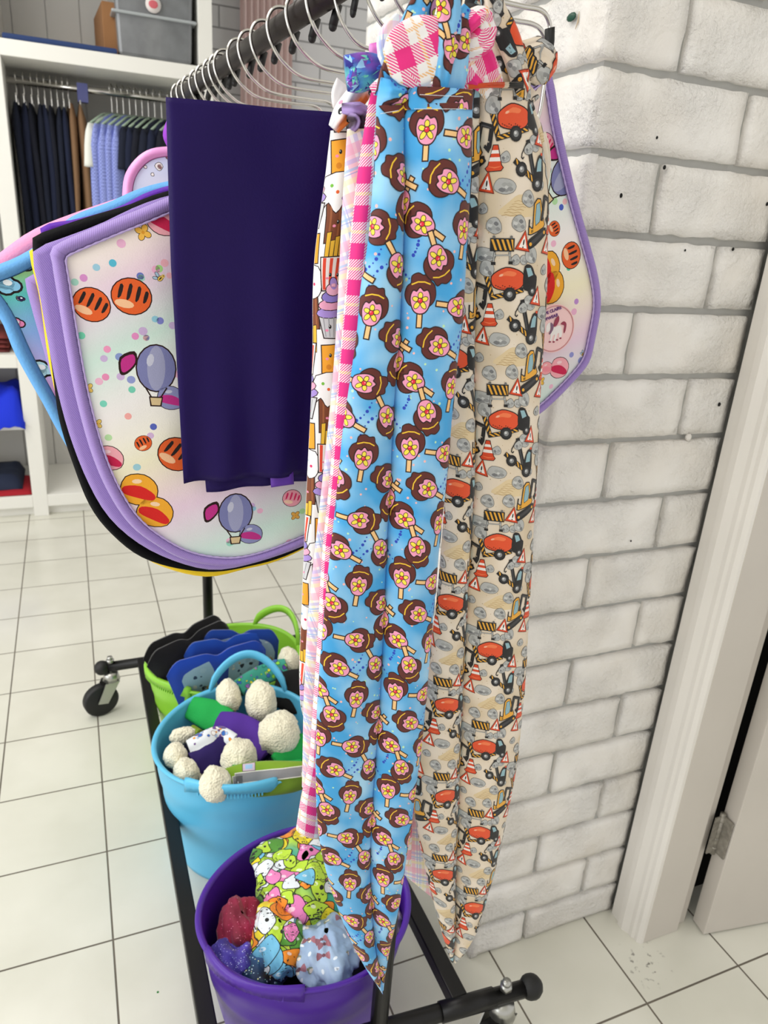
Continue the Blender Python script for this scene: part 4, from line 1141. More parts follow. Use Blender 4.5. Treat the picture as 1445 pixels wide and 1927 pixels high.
ct = empty('tail_bag', W(935, 165, y=YC)); tag(ct, 'beige horse tail bag printed with orange mixer trucks and diggers, hanging by the brick corner', 'tail bag')
fix(tail_bag('tail_sleeve', rows, YC, (.014, .017), M['dyed'], lambda a, b_, c, d: site_prints(a, b_, c, d, .030, .003), site_base, nrow=290, ncol=40, seed=6), ct)
stp = lambda a, b_, c, d: site_prints(a, b_, c, d, .01, .02)
tie('top_hem', ct, [(880, 163, 8), (935, 160, 8), (984, 161, 9)], YC - .010, M['dyed'], lambda a, b_, c, d: [(prect(-.02, -.01, .02, .030), C('dd5427'), 1), (prect(-.02, .034, .02, .06), C('2a2826'), 1)], site_base, 0, .004)
tie('tie', ct, [(950, 170, 34), (945, 120, 48), (938, 70, 52), (925, 20, 46), (905, -40, 40)], YC + .004, M['dyed'], stp, site_base, 2)
tie('tie', ct, [(985, 190, 26), (975, 140, 34), (958, 80, 40), (935, 30, 40), (915, -30, 36)], YC - .004, M['dyed'], stp, site_base, 4)
tie('knot_loop', ct, [(975, 145, 46), (1000, 112, 66), (1020, 128, 58), (1034, 143, 30)], YC + .006, M['dyed'], stp, site_base, 5, .010)
tie('knot_loop', ct, [(935, 14, 36), (905, 20, 46), (870, 12, 30)], YC + .012, M['dyed'], stp, site_base, 6, .010)
tie('knot_loop', ct, [(1000, 165, 40), (985, 195, 30), (1005, 240, 24), (1016, 290, 18)], YC + .016, M['dyed'], stp, site_base, 7, .005)
# hanging cord of the sand-coloured side loop
tie('side_tail', ct, [(1020, 250, 14), (1028, 300, 14), (1026, 350, 10)], YC + .014, M['dyed'], lambda a, b_, c, d: [(prect(-.01, .0, .04, .2), C('d8572c'), 1)], site_base, 3, .003)

# pink check tail bag ------------------------------------------------
YK = .592
Lt = [(165, 702), (200, 692), (250, 684), (330, 672), (400, 664), (520, 652), (632, 643), (750, 633), (900, 620), (1020, 607), (1240, 595), (1350, 587), (1430, 581), (1500, 566), (1565, 556)]
rows = []
for v in (158, 200, 250, 330, 400, 520, 632, 750, 900, 1050, 1200, 1350, 1430, 1500, 1560):
    l = interp(Lt, v); rt = l + 150 + max(0, v - 900) * .10; rows.append(((l, v), l + 40, (rt, v + (max(0, v - 1350) * .32))))
kt = empty('tail_bag', W(740, 160, y=YK)); tag(kt, 'bright pink and white checked tail bag behind the sky blue lolly one', 'tail bag')
fix(tail_bag('tail_sleeve', rows, YK, (.008, .008), M['pink_check'], nrow=90, ncol=24, thick=.006, seed=11), kt)
KP = M['pink_check']
tie('bow_loop', kt, [(838, 66, 58), (815, 80, 88), (785, 98, 104), (752, 112, 88), (740, 117, 74), (728, 122, 40)], YB - .004, KP, seed=21, thick=.0035)
tie('bow_loop', kt, [(790, 168, 10), (782, 145, 40), (768, 120, 66), (755, 100, 50)], YB - .001, KP, seed=22, thick=.005)
tie('bow_loop', kt, [(872, 92, 26), (895, 82, 44), (908, 60, 48), (896, 38, 36), (872, 50, 22)], YB + .010, KP, seed=23, thick=.009)
tie('bow_loop', kt, [(868, 62, 20), (890, 36, 30), (908, 30, 26), (918, 50, 20)], YB + .006, KP, seed=28, thick=.008)
tie('tie', kt, [(888, 75, 30), (905, 110, 46), (915, 145, 52), (930, 175, 40)], YB + .022, KP, seed=24)
tie('tie', kt, [(872, 100, 26), (880, 135, 30), (905, 160, 22)], YB + .018, KP, seed=25)
tie('tie', kt, [(700, 172, 18), (718, 158, 20), (740, 150, 20)], YB + .02, KP, seed=26)
tie('bow_loop', kt, [(860, 150, 30), (895, 158, 30), (930, 168, 20)], YB + .028, KP, seed=27)
# pastel check tail bag ------------------------------------------------
YP2 = .608
Lt = [(240, 653), (400, 643), (632, 632), (720, 625), (850, 612), (1000, 596), (1150, 580), (1240, 573), (1430, 569), (1480, 568)]
rows = []
for v in (243, 300, 400, 500, 600, 720, 850, 1000, 1150, 1300, 1400, 1480):
    l = interp(Lt, v); rows.append(((l, v), l + 50, (l + 185 + max(0, v - 900) * .12, v + max(0, v - 1150) * .65)))
pt = empty('tail_bag', W(720, 240, y=YP2)); tag(pt, 'pale pastel checked tail bag squeezed between the snack print and the pink checked one', 'tail bag')
fix(tail_bag('tail_sleeve', rows, YP2, (.006, .006), M['pastel_check'], nrow=80, ncol=20, thick=.005, seed=13), pt)
tie('tie', pt, [(752, 30, 16), (742, 60, 46), (735, 95, 54), (745, 130, 40)], YB + .030, M['pastel_check'], seed=31)
# snack print tail bag ------------------------------------------------
YS2 = .628
snp = lambda a, b_, c, d: [([(x * .8, y * .8) for x, y in p], cc, l) for p, cc, l in snack_prints(a / .8, b_ / .8, c / .8, d / .8, -.019, .01)]
Lt = [(250, 622), (260, 620), (330, 612), (400, 602), (480, 592), (560, 588), (650, 588), (750, 585), (850, 580), (950, 575), (1050, 571), (1150, 567), (1250, 563), (1330, 565), (1345, 570)]
rows = []
for v in (246, 290, 330, 400, 480, 560, 650, 750, 850, 950, 1050, 1150, 1250, 1320, 1346):
    l = interp(Lt, v); rows.append(((l, v), l + 55, (l + 110, v)))
st_ = empty('tail_bag', W(650, 240, y=YS2)); tag(st_, 'white tail bag printed with smiling fries, cupcakes and chocolate, beside the purple folded cover', 'tail bag')
fix(tail_bag('tail_sleeve', rows, YS2, (.009, .004), M['dyed'], snp, snack_base, nrow=150, ncol=20, thick=.006, seed=15), st_)
sor = lambda s, t: mix(C('f0f0f4'), C('e5762e'), max(0, min(1, .5 + 3 * noise.noise(Vector((s * 60, t * 40, 3))))))
spu = lambda s, t: mix(C('b79bd8'), C('3c2a3a'), max(0, min(1, .25 + 2.4 * noise.noise(Vector((s * 120, t * 30, 7))))))
tie('knot_loop', st_, [(628, 243, 22), (645, 215, 36), (668, 185, 40), (690, 160, 30)], YS2 - .010, M['dyed'], lambda a, b_, c, d: place(face(0, 0, 1.3), a / 2 + b_ / 2, c + .012) + place(face(0, 0, 1.2), a / 2 + b_ / 2, c + .04), sor, 41, .008)
tie('knot_loop', st_, [(642, 205, 18), (660, 208, 24), (680, 212, 28), (684, 235, 22), (668, 245, 16)], YS2 - .016, M['dyed'], None, spu, 42, .009)
tie('knot_loop', st_, [(656, 215, 14), (668, 228, 18), (662, 248, 16)], YS2 - .020, M['dyed'], None, spu, 43, .007)
tie('care_tag', st_, [(636, 205, 20), (640, 180, 34), (650, 160, 38)], YS2 + .002, simple('white_tag', (.92, .90, .90), .7), None, None, 44, .003)
# galaxy print tie on a further tail bag
def gal(s, t):
    n = noise.noise(Vector((s * 75, t * 75, 1))); n2 = noise.noise(Vector((s * 50, t * 60, 9)))
    c = mix(C('2a1f86'), C('3f78cc'), max(0, min(1, .4 + n * 1.6))); c = mix(c, C('63c7c4'), max(0, min(1, n2 * 3 - .5))); return mix(c, C('7d3fa8'), max(0, min(1, .2 - n2 * 2.6)))
gp = empty('fabric_bow', W(690, 140, y=.60)); tag(gp, 'small blue and violet galaxy print bow knotted above the snack print bag', 'bow')
def gdots(a, b_, c, d):
    r = random.Random(4); return [(psm([(x + r.uniform(-.004, .004), y + r.uniform(-.004, .004)) for _ in range(5)], 2), C(r.choice(['2a2a8c', '9ac9ee', '6fd0b8', '8a55c8', '3564c8'])), 1 + k % 3) for k, (x, y) in enumerate([(r.uniform(a, b_), r.uniform(c, d)) for _ in range(60)])]
tie('bow_loop', gp, [(733, 128, 24), (705, 132, 50), (675, 136, 62), (650, 138, 56)], YB + .052, M['dyed'], gdots, gal, 51, .010)
tie('bow_tail', gp, [(672, 120, 26), (676, 150, 46), (678, 172, 30)], YB + .050, M['dyed'], gdots, gal, 52, .006)
tie('bow_tail', gp, [(726, 112, 18), (712, 95, 34), (708, 80, 26)], YB + .056, M['dyed'], None, lambda s, t: mix(C('d65fc0'), C('e99ad0'), .5 + noise.noise(Vector((s * 90, t * 90, 2)))), 53, .005)

# ------------------------------------------------------------------ the folded purple cover
YF2 = .664
pf = empty('folded_cover', W(460, 200, y=YF2)); tag(pf, 'plain dark purple nylon cover folded over a hanger in front of the pastel pad', 'cover')
def sheet(name, rows, y0, mat, depth=.006, fold=.004, par=None, nx=30, ny=60, seed=0, hem=True):
    V = []; F = []
    for s_ in (0, 1):
        for j in range(ny + 1):
            f = j / ny * (len(rows) - 1); k = min(int(f), len(rows) - 2); g = f - k
            l = W(*rows[k][0], y=y0).lerp(W(*rows[k + 1][0], y=y0), g); r = W(*rows[k][1], y=y0).lerp(W(*rows[k + 1][1], y=y0), g)
            for i in range(nx + 1):
                a = i / nx; p = l.lerp(r, a)
                dd = fold * (noise.noise(Vector((a * 2.5 + seed, j / ny * 1.6, seed))) + (j / ny) ** 3 * .8 * math.sin(a * 19 + seed))
                e = min(a, 1 - a, j / ny, 1 - j / ny); th = depth * min(1, e * 14 + .12) ** .5
                V.append(Vector((p.x, p.y - dd + (-th if s_ == 0 else th), p.z)))
    n1 = (nx + 1) * (ny + 1)
    for j in range(ny):
        for i in range(nx):
            q = j * (nx + 1) + i; F.append((q, q + nx + 1, q + nx + 2, q + 1)); q += n1; F.append((q, q + 1, q + nx + 2, q + nx + 1))
    ring = list(range(nx)) + [j * (nx + 1) + nx for j in range(ny)] + [ny * (nx + 1) + i for i in range(nx, 0, -1)] + [j * (nx + 1) for j in range(ny, 0, -1)]
    for i in range(len(ring)):
        p, r = ring[i], ring[(i + 1) % len(ring)]; F.append((p, r, n1 + r, n1 + p))
    mb = MB(); mb.add(V, F, 0, True); o = mb.build(name, mat)
    return fix(o, par) if par else o
sheet('front_layer', [((312, 183), (640, 213)), ((322, 500), (650, 520)), ((346, 910), (640, 888))], YF2, M['purple_nylon'], .004, .006, pf, seed=3)
sheet('back_layer', [((318, 190), (642, 218)), ((350, 520), (652, 560)), ((388, 925), (640, 897))], YF2 + .011, M['purple_nylon'], .0035, .003, pf, seed=6)
sheet('edge_tape', [((508, 893), (552, 888)), ((510, 917), (553, 911))], YF2 - .001, M['purple_tape'], .0015, .0, pf, nx=6, ny=6)

# ------------------------------------------------------------------ saddle pads
def twill(name, c, freq=1350, ang=.6):
    m, nt, b = new_mat(name); L = nt.links.new
    uv = node(nt, 'ShaderNodeUVMap', uv_map='cloth'); mp = node(nt, 'ShaderNodeMapping'); mp.inputs['Rotation'].default_value = (0, 0, ang); L(uv.outputs[0], mp.inputs[0])
    wv = node(nt, 'ShaderNodeTexWave'); wv.inputs['Scale'].default_value = freq / 6.28; L(mp.outputs[0], wv.inputs[0])
    bp = node(nt, 'ShaderNodeBump'); bp.inputs['Strength'].default_value = .35; bp.inputs['Distance'].default_value = .0005; L(wv.outputs[1], bp.inputs['Height']); L(bp.outputs[0], b.inputs['Normal'])
    mx = node(nt, 'ShaderNodeMix', data_type='RGBA'); L(wv.outputs[1], mx.inputs[0]); mx.inputs[6].default_value = tuple(x * .80 for x in lin(c)) + (1,); mx.inputs[7].default_value = lin(c) + (1,)
    L(mx.outputs[2], b.inputs['Base Color']); b.inputs['Roughness'].default_value = .8; b.inputs['Sheen Weight'].default_value = .3 if max(lin(c)) > .1 else 0; b.inputs['Specular IOR Level'].default_value = .15
    return m

def inset(pts, w):
    """pts on a plane y = const; w(i) -> inward distance"""
    N = len(pts); ar = sum(pts[i - 1].x * pts[i].z - pts[i].x * pts[i - 1].z for i in range(N)); sg = 1 if ar > 0 else -1; out = []
    for i in range(N):
        t = pts[(i + 1) % N] - pts[i - 1]; t.y = 0; t.normalize(); n = Vector((-t.z, 0, t.x)) * sg
        out.append(pts[i] + n * (w(i) if callable(w) else w))
    return out

def pad(label, px, y0, trim_col, base, prints=None, trim_w=.018, thick=.009, name='saddle_pad', seed=0, mat=None, xmax=.543, puff=.006, rings=12, N=150, trim_mat=None, wfun=None, tilt=None):
    pts = [W(u, v, y=y0) for u, v in px]
    if tilt: pts = [Vector((p.x, p.y + tilt(p), p.z)) for p in pts]
    pts = [Vector((min(p.x, xmax), p.y, p.z)) for p in pts]
    ol = resample(catmull(pts, 8, True), N, True)
    c = sum(ol, Vector()) / N
    e = empty(name, Vector((c.x, y0, max(p.z for p in ol)))); tag(e, label, 'saddle pad')
    inn = inset(ol, wfun or trim_w)
    for _ in range(3): inn = [(inn[i - 1] + inn[i] * 2 + inn[(i + 1) % N]) / 4 for i in range(N)]
    cl = Cloth(base); P = []; ST = []
    ccw = sum(ol[i - 1].x * ol[i].z - ol[i].x * ol[i - 1].z for i in range(N)) > 0
    for j in range(rings + 1):
        f = .02 + .98 * j / rings; row = []; st = []
        for i in range(N + 1):
            q = c.lerp(inn[i % N], f)
            d = puff * (1 - f ** 6) + .004 * noise.noise(Vector((q.x * 7 + seed, q.z * 7, seed))) * (1 - f ** 4) + .0012 * noise.noise(Vector((q.x * 30 + seed, q.z * 30, seed)))
            row.append(Vector((q.x, q.y - d - thick * .5, q.z))); st.append((q.x, -q.z))
        P.append(row); ST.append(st)
    if not ccw: pass
    a = P[3][5] - P[3][4]; b_ = P[4][4] - P[3][4]
    if b_.cross(a).y > 0: P = [r[::-1] for r in P]; ST = [r[::-1] for r in ST]
    cl.grid(P, ST)
    k0 = len(cl.V)
    cl.V.append(Vector(sum(P[0], Vector()) / (N + 1))); cl.N.append(Vector((0, -1, 0))); cl.UV.append((c.x, -c.z)); cl.C.append(base(c.x, -c.z))
    for i in range(N): cl.F.append((k0, i, i + 1)); cl.tris.append((k0, i, i + 1))
    if prints: cl.print_shapes(prints)
    fix(cl.build('printed_panel', mat or M['dyed_matt']), e)
    # binding all round
    tm = trim_mat or twill('binding_' + name, trim_col)
    nb = 9; cb = Cloth(lambda s, t: (.5, .5, .5)); P = []; ST = []; cum = 0
    for i in range(N + 1):
        o_, n_ = ol[i % N], inn[i % N]
        if i: cum += (ol[i % N] - ol[i - 1]).length
        row = []; st = []; w = (o_ - n_).length
        n2 = inset_over[i % N] if False else None
        for k in range(nb + 1):
            g = k / nb
            # front inner edge -> over the outer edge -> back inner edge
            if g <= .5: q = n_.lerp(o_, min(1, g * 2.0)); yy = -thick * .5 - .0022 - .0022 * math.sin(math.pi * min(1, g * 2)) if g < .5 else 0
            else: q = o_.lerp(n_, min(1, (g - .5) * 2)); yy = thick * .5 + .001
            if k == 0: q = n_ + (n_ - o_).normalized() * .0005; yy = -thick * .5 + .003
            if abs(g - .5) < .07: yy = thick * (-.25 if g < .5 else .25)
            row.append(Vector((q.x, q.y + yy + .0006 * noise.noise(Vector((cum * 40, k, seed))), q.z))); st.append((cum, g * w * 2))
        P.append(row); ST.append(st)
    P2 = [[P[i][k] for i in range(N + 1)] for k in range(nb + 1)]; S2 = [[ST[i][k] for i in range(N + 1)] for k in range(nb + 1)]
    a = P2[2][5] - P2[2][4]; b_ = P2[3][4] - P2[2][4]
    if b_.cross(a).y > 0: P2 = [r[::-1] for r in P2]; S2 = [r[::-1] for r in S2]
    cb.grid(P2, S2, front=False); fix(cb.build('binding', tm), e)
    # back panel closes it
    bk = MB(); bk.add([Vector((q.x, q.y + thick * .5, q.z)) for q in inn] + [Vector((c.x, c.y + thick * .5, c.z))], [(N, (i + 1) % N, i) if ccw else (N, i, (i + 1) % N) for i in range(N)], 0, True)
    fix(bk.build('back_panel', tm), e)
    return e, ol, inn

# colours of the pastel cloud print
def pastel(s, t):
    a = (s * .75 + t * 1.9) + .03 * noise.noise(Vector((s * 6, t * 6, 3))); n = noise.noise(Vector((s * 5 + t * 2, t * 9 + s * 4, 1)))
    f = (a * 9) % 4; cs = [C('f1e9c4'), C('e6c8dd'), C('d0e8dd'), C('f3ecec')]
    k = int(f); c = mix(cs[k], cs[(k + 1) % 4], f - k); return mix(c, C('efeeea'), max(0, min(.8, .12 + n)))
def ball(r, c1, c2):  # striped toy ball
    o = [(pell(0, 0, r * 1.06, r * .98, 0, 20), DK), (pell(0, 0, r, r * .92, 0, 20), c1)]
    for k in (-.55, -.1, .35, .75): o.append((psm([(k * r - r * .10, -r * .62 * (1 - k * k * .6)), (k * r + r * .08, -r * .55 * (1 - k * k * .6)), (k * r + r * .02, r * .1), (k * r - r * .14, r * .2)], 2), c2))
    o.append((pell(-r * .3, r * .45, r * .5, r * .22, 0, 12), mix(c1, C('ffe6b8'), .6)))
    return L_(o)
def striped_log(L1, r, c1, c2):
    o = [(grow(psm([(-L1, -r), (0, -r * 1.15), (L1, -r * .8), (L1 * 1.2, 0), (L1, r), (0, r * 1.05), (-L1, r), (-L1 * 1.15, 0)], 3), .0008), DK), (psm([(-L1, -r), (0, -r * 1.15), (L1, -r * .8), (L1 * 1.2, 0), (L1, r), (0, r * 1.05), (-L1, r), (-L1 * 1.15, 0)], 3), c1)]
    for k in range(5): x = -L1 * .8 + k * L1 * .42; o.append((psm([(x, -r * .95), (x + L1 * .12, -r * .95), (x + L1 * .1, -r * .1), (x + L1 * .02, r * .25)], 2), c2))
    o.append((psm([(-L1 * .6, r * .5), (L1 * .5, r * .55), (L1 * .2, r * .9), (-L1 * .4, r * .88)], 2), mix(c1, C('f8d8a0'), .8)))
    return L_(o)
def balloon(r, c1, c2, c3):
    o = [(pell(0, 0, r * .86, r * 1.06, 0, 20), DK), (pell(0, 0, r * .8, r, 0, 20), c1), (pell(0, 0, r * .38, r * .98, 0, 18), mix(c1, C('ffffff'), .18)), (pell(-r * .25, -r * .35, r * .15, r * .28, .2, 10), mix(c1, C('ffffff'), .45)),
         ([(-r * .3, r * 1.25), (r * .3, r * 1.25), (r * .24, r * 1.7), (-r * .24, r * 1.7)], DK), ([(-r * .24, r * 1.31), (r * .24, r * 1.31), (r * .18, r * 1.64), (-r * .18, r * 1.64)], c3),
         (psm([(-r * 1.5, -r * .4), (-r * .9, -r * .7), (-r * .8, -r * .2), (-r * 1.2, r * .3), (-r * 1.5, r * .3)], 3), DK), (psm([(-r * 1.42, -r * .32), (-r * .96, -r * .56), (-r * .88, -r * .2), (-r * 1.2, r * .18), (-r * 1.42, r * .2)], 3), c2)]
    for s_ in pline([(-r * .45, r * .85), (-r * .2, r * 1.28)], r * .06) + pline([(r * .45, r * .85), (r * .2, r * 1.28)], r * .06): o.append((s_, DK))
    return L_(o)
def flower(r, c1, c2):
    o = []
    for k in range(4): t = k * math.pi / 2 + .4; o.append((pell(math.cos(t) * r * .55, math.sin(t) * r * .55, r * .52, r * .42, t, 10), DK)); 
    for k in range(4): t = k * math.pi / 2 + .4; o.append((pell(math.cos(t) * r * .55, math.sin(t) * r * .55, r * .45, r * .35, t, 10), c1))
    o.append((pell(0, 0, r * .2), c2)); return L_(o)
def bee(r):
    return L_([(pell(-r * .5, -r * .5, r * .5, r * .3, .8, 10), DK), (pell(-r * .5, -r * .5, r * .42, r * .22, .8, 10), C('a9c4d8')), (pell(-r * .7, r * .1, r * .45, r * .28, 0, 10), DK), (pell(-r * .7, r * .1, r * .38, r * .21, 0, 10), C('a9c4d8')),
               (pell(r * .1, 0, r * .55, r * .4, -.9, 12), DK), (pell(r * .1, 0, r * .48, r * .33, -.9, 12), C('e8c25a')), (pell(r * .1, 0, r * .1, r * .33, .6, 8), DK), (pell(r * .45, -r * .45, r * .28), C('e2bd62')), (pell(r * .5, -r * .5, r * .08), DK)])
def pot(r, c1, c2):
    return L_([(grow(psm([(-r, -r * .6), (0, -r), (r * .9, -r * .5), (r, r * .5), (0, r), (-r, r * .6)], 3), r * .06), DK), (psm([(-r, -r * .6), (0, -r), (r * .9, -r * .5), (r, r * .5), (0, r), (-r, r * .6)], 3), c1), (psm([(-r * .95, 0), (0, -r * .25), (r * .95, .1 * r), (r * .9, r * .5), (0, r * .55), (-r * .9, r * .45)], 3), c2), (pell(-r * .3, -r * .5, r * .3, r * .15, -.3, 10), mix(c1, C('ffffff'), .4))])
ORG, BLK, SLT, MAG = C('e2602a'), C('241c1c'), C('7c7fb0'), C('c02f86')
def sfill(y0, lst):
    out = []
    for sh, u, v, rot in lst:
        p = W(u, v, y=y0); out += place(sh, p.x, -p.z, 1, rot, lay0=2)
    return out
YA = .700
q = W(300, 500, y=YA) - W(299, 500, y=YA); PX = q.length   # one photo pixel on this plane, metres
log = striped_log(58 * PX, 26 * PX, ORG, BLK); bl = ball(30 * PX, ORG, BLK)
slb = balloon(46 * PX, SLT, MAG, C('d8bf92')); pnk = ball(22 * PX, C('ee9fb0'), C('d42a60')); pnk2 = pot(26 * PX, C('f0a8b2'), C('c8204e'))
hny = pot(34 * PX, C('eda72e'), C('d3221f'))
lst = [(ball(33 * PX, ORG, BLK), 172, 572, .4), (ball(36 * PX, ORG, BLK), 246, 556, .2), (slb, 292, 690, .05), (slb, 440, 960, .0), (ball(38 * PX, ORG, BLK), 330, 850, .6), (ball(17 * PX, ORG, BLK), 268, 830, -.5), (hny, 292, 960, .5), (hny, 262, 918, .3),
       (pnk2, 205, 860, .3), (pnk2, 306, 415, .4), (flower(15 * PX, C('f0b94e'), C('e09a30')), 268, 437, 0), (flower(11 * PX, C('f4cf6a'), C('e09a30')), 165, 728, .4), (flower(11 * PX, C('f4cf6a'), C('e09a30')), 182, 795, .4),
       (bee(12 * PX), 298, 522, .2), (pnk, 545, 932, .2), (flower(12 * PX, C('e0a94e'), C('e09a30')), 552, 965, .3), (pot(24 * PX, C('8d90bd'), MAG), 320, 745, .2), (pot(24 * PX, C('8d90bd'), MAG), 470, 1000, .2),
       (ball(17 * PX, ORG, BLK), 1035, 430, .9), (bl, 1068, 480, 1.1), (hny, 1030, 540, 1.5), (hny, 1022, 505, 1.2), (pnk2, 1046, 690, .2), (pot(16 * PX, C('f0a0a8'), C('ee8f9c')), 1020, 690, 0), (flower(12 * PX, C('e8b94e'), C('e09a30')), 1010, 715, .3),
       (bee(10 * PX), 1092, 665, .4), (slb, 1060, 330, .7), (pnk, 1022, 270, .4)]
shp = []
rd = random.Random(12)
for k in range(210):
    u, v = rd.uniform(100, 1110), rd.uniform(300, 1060); p = W(u, v, y=YA); c = C(rd.choice(['7fd0b8', 'e39ac8', '5f6fc8', '9fd88a', 'f2a8b0', '6fc0dc', 'c79ad8', 'f0a2c8'])); c = mix(c, pastel(p.x, -p.z), .25)
    r = rd.uniform(6, 9) * PX; shp.append((pell(p.x, -p.z, r, r * .95, 0, 14), c, 1))
for (u, v, c) in ((211, 494, '55b5cf'), (262, 518, '6a76bf'), (157, 522, 'd58fc9'), (297, 504, 'a5da84'), (299, 601, '7f84cc'), (153, 630, '74d3b0'), (253, 630, 'e48fc4'), (201, 655, 'f09ac0'), (198, 707, 'e88fb8'), (247, 730, '77cdb4'), (194, 757, '7cd3bc'), (240, 780, 'f2a9a4'), (287, 799, '5866bb'), (1050, 390, '4a5fc0'), (1063, 503, '52c09a'), (1077, 566, 'b98acb')):
    p = W(u, v, y=YA); shp.append((pell(p.x, -p.z, 7 * PX, 7 * PX, 0, 14), C(c), 1))
shp += sfill(YA, lst)
pxA = [(96, 462), (180, 423), (255, 393), (330, 362), (430, 330), (560, 290), (700, 250), (850, 205), (985, 150), (1022, 118), (1040, 160), (1050, 225), (1066, 300), (1083, 370), (1102, 440), (1121, 510), (1129, 570), (1125, 630), (1105, 682), (1070, 725), (1035, 760), (1005, 785),
       (900, 850), (760, 930), (650, 990), (575, 1022), (500, 1052), (430, 1066), (350, 1055), (290, 1025), (240, 985), (200, 925), (168, 850), (140, 750), (120, 650), (105, 560), (94, 490)]
# wider binding on the right-hand side
padA, olA, inA = pad('pastel dotted saddle pad with lilac binding, in front of the other pads', pxA, YA, 'a58bd0', pastel, shp, trim_w=.0125, N=220, rings=22, name='saddle_pad', seed=3, wfun=None, xmax=.5505)
b = MB(); b.tube([Vector((p.x, YA - .0072 + .0004 * (i % 2), p.z)) for i, p in enumerate(resample(inA, 420, True))], [.0007 + .0005 * (i % 2) for i in range(420)], 6, 0, False, True)
fix(b.build('zigzag_stitching', simple('lilac_thread', (.72, .64, .84), .6)), padA)
# its second layer seen past the left edge
pxA2 = [(62, 474), (100, 455), (180, 425), (330, 365), (600, 330), (900, 300), (960, 500), (960, 700), (800, 860), (650, 985), (560, 1030), (470, 1060), (400, 1071), (330, 1055), (262, 1022), (205, 972), (165, 905), (130, 815), (105, 720), (88, 630), (74, 550)]
lt = twill('lilac_binding_back', 'a48ad2')
def slab_px(name, px, y0, mat, par, th=.004, xmax=.543):
    ol = resample(catmull([W(u, v, y=y0) for u, v in px], 6, True), 110, True)
    ol = [Vector((min(p.x, xmax), p.y, p.z)) for p in ol]
    inn = inset(ol, .006); N = len(ol)
    cl = Cloth(lambda s, t: (.5, .5, .5)); c = sum(ol, Vector()) / N
    rings = [(ol, .0), (ol, -th * .6), (inn, -th), (None, -th)]
    P = [[Vector((ol[i % N].x, y0 + th, ol[i % N].z)) for i in range(N + 1)], [Vector((ol[i % N].x, y0 - th * .5, ol[i % N].z)) for i in range(N + 1)], [Vector((inn[i % N].x, y0 - th, inn[i % N].z)) for i in range(N + 1)], [Vector((c.x * .999 + inn[i % N].x * .001, y0 - th, c.z * .999 + inn[i % N].z * .001)) for i in range(N + 1)]]
    a = P[2][5] - P[2][4]; b_ = P[1][4] - P[2][4]
    P = P[::-1]
    if (P[2][4] - P[1][4]).cross(P[1][5] - P[1][4]).y > 0: P = [r[::-1] for r in P]
    cl.grid(P, [[(p.x, -p.z) for p in r] for r in P], front=False)
    k = len(cl.V); 
    cl.V.append(Vector((c.x, y0 + th, c.z))); cl.N.append(Vector((0, 1, 0))); cl.UV.append((0, 0)); cl.C.append((.5, .5, .5))
    for i in range(N): cl.F.append((k, 3 * (N + 1) + i + 1, 3 * (N + 1) + i))
    return fix(cl.build(name, mat), par)
slab_px('lining_layer', pxA2, YA + .013, lt, padA)
# round maker's badge
bp_ = W(1040, 618, y=YA - .0165); yb = bp_.y
bd = MB(); rb = 44 * PX
Vt = []
def disc(mb, c, r, y0, y1, n=48, mat=0, sx=1.0):
    vs = [(c.x + math.cos(2 * math.pi * i / n) * r * sx, y0, c.z + math.sin(2 * math.pi * i / n) * r) for i in range(n)] + [(c.x + math.cos(2 * math.pi * i / n) * r * sx, y1, c.z + math.sin(2 * math.pi * i / n) * r) for i in range(n)]
    mb.add(vs, [list(range(n)), list(range(n, 2 * n))[::-1]] + [[(i + 1) % n, i, n + i, n + (i + 1) % n] for i in range(n)], mat)
disc(bd, bp_, rb * 1.30, yb - .003, yb); 
bo = fix(bd.build('badge', simple('pale_pink_badge', (.95, .79, .79), .5)), padA); bo['label'] = 'round pale pink badge with a white winged horse and purple lettering'
ringm = MB(); ringm.tube([(bp_.x + math.cos(a * math.pi / 24) * rb * 1.22, yb - .0032, bp_.z + math.sin(a * math.pi / 24) * rb * 1.22) for a in range(48)], .0006, 6, 0, False, True)
fix(ringm.build('badge_rim', simple('rose_badge_rim', (.80, .55, .56), .5)), bo); bo.children[-1].parent = bo
def flatshape(mb, polys, c, y, sc, mat, th=.0004):
    for p in polys:
        ar = sum(p[i - 1][0] * p[i][1] - p[i][0] * p[i - 1][1] for i in range(len(p)))
        if ar < 0: p = p[::-1]
        n = len(p); vs = [(c.x + x * sc, y - th, c.z - z * sc) for x, z in p] + [(c.x + x * sc, y, c.z - z * sc) for x, z in p]
        tr = tessellate_polygon([[Vector((x, z, 0)) for x, z in p]])
        mb.add(vs, [list(t) for t in tr] + [[(i + 1) % n, i, n + i, n + (i + 1) % n] for i in range(n)], mat)
hs = MB(); k = PX; yy = yb - .003
body = psm([(-6, -2), (2, -4), (10, -8), (18, -6), (22, 4), (24, 14), (20, 22), (16, 18), (15, 10), (10, 12), (9, 24), (4, 30), (2, 26), (4, 14), (-2, 16), (-4, 28), (-9, 30), (-8, 20), (-10, 8)], 2)
head = psm([(-24, -6), (-18, -14), (-12, -12), (-12, -2), (-14, 6), (-22, 8)], 3)
flatshape(hs, [body, head], bp_, yy, k, 0)
flatshape(hs, [psm([(-4, -6), (-2, -22), (6, -30), (9, -20), (4, -8)], 3)], bp_, yy - .0005, k, 1)
flatshape(hs, [psm([(16, -12), (24, -18), (32, -12), (32, 4), (29, 10), (27, 2), (27, -8), (20, -10)], 3)] + [pell(a, b_, 3, 2.2, 0, 8) for a, b_ in ((-8, 31), (3, 31), (12, 26), (21, 22))], bp_, yy - .0002, k, 1)
flatshape(hs, [psm([(-14, -14), (-6, -10), (-4, 0), (-10, 12), (-14, 12), (-11, 2)], 3)], bp_, yy - .0004, k, 2)
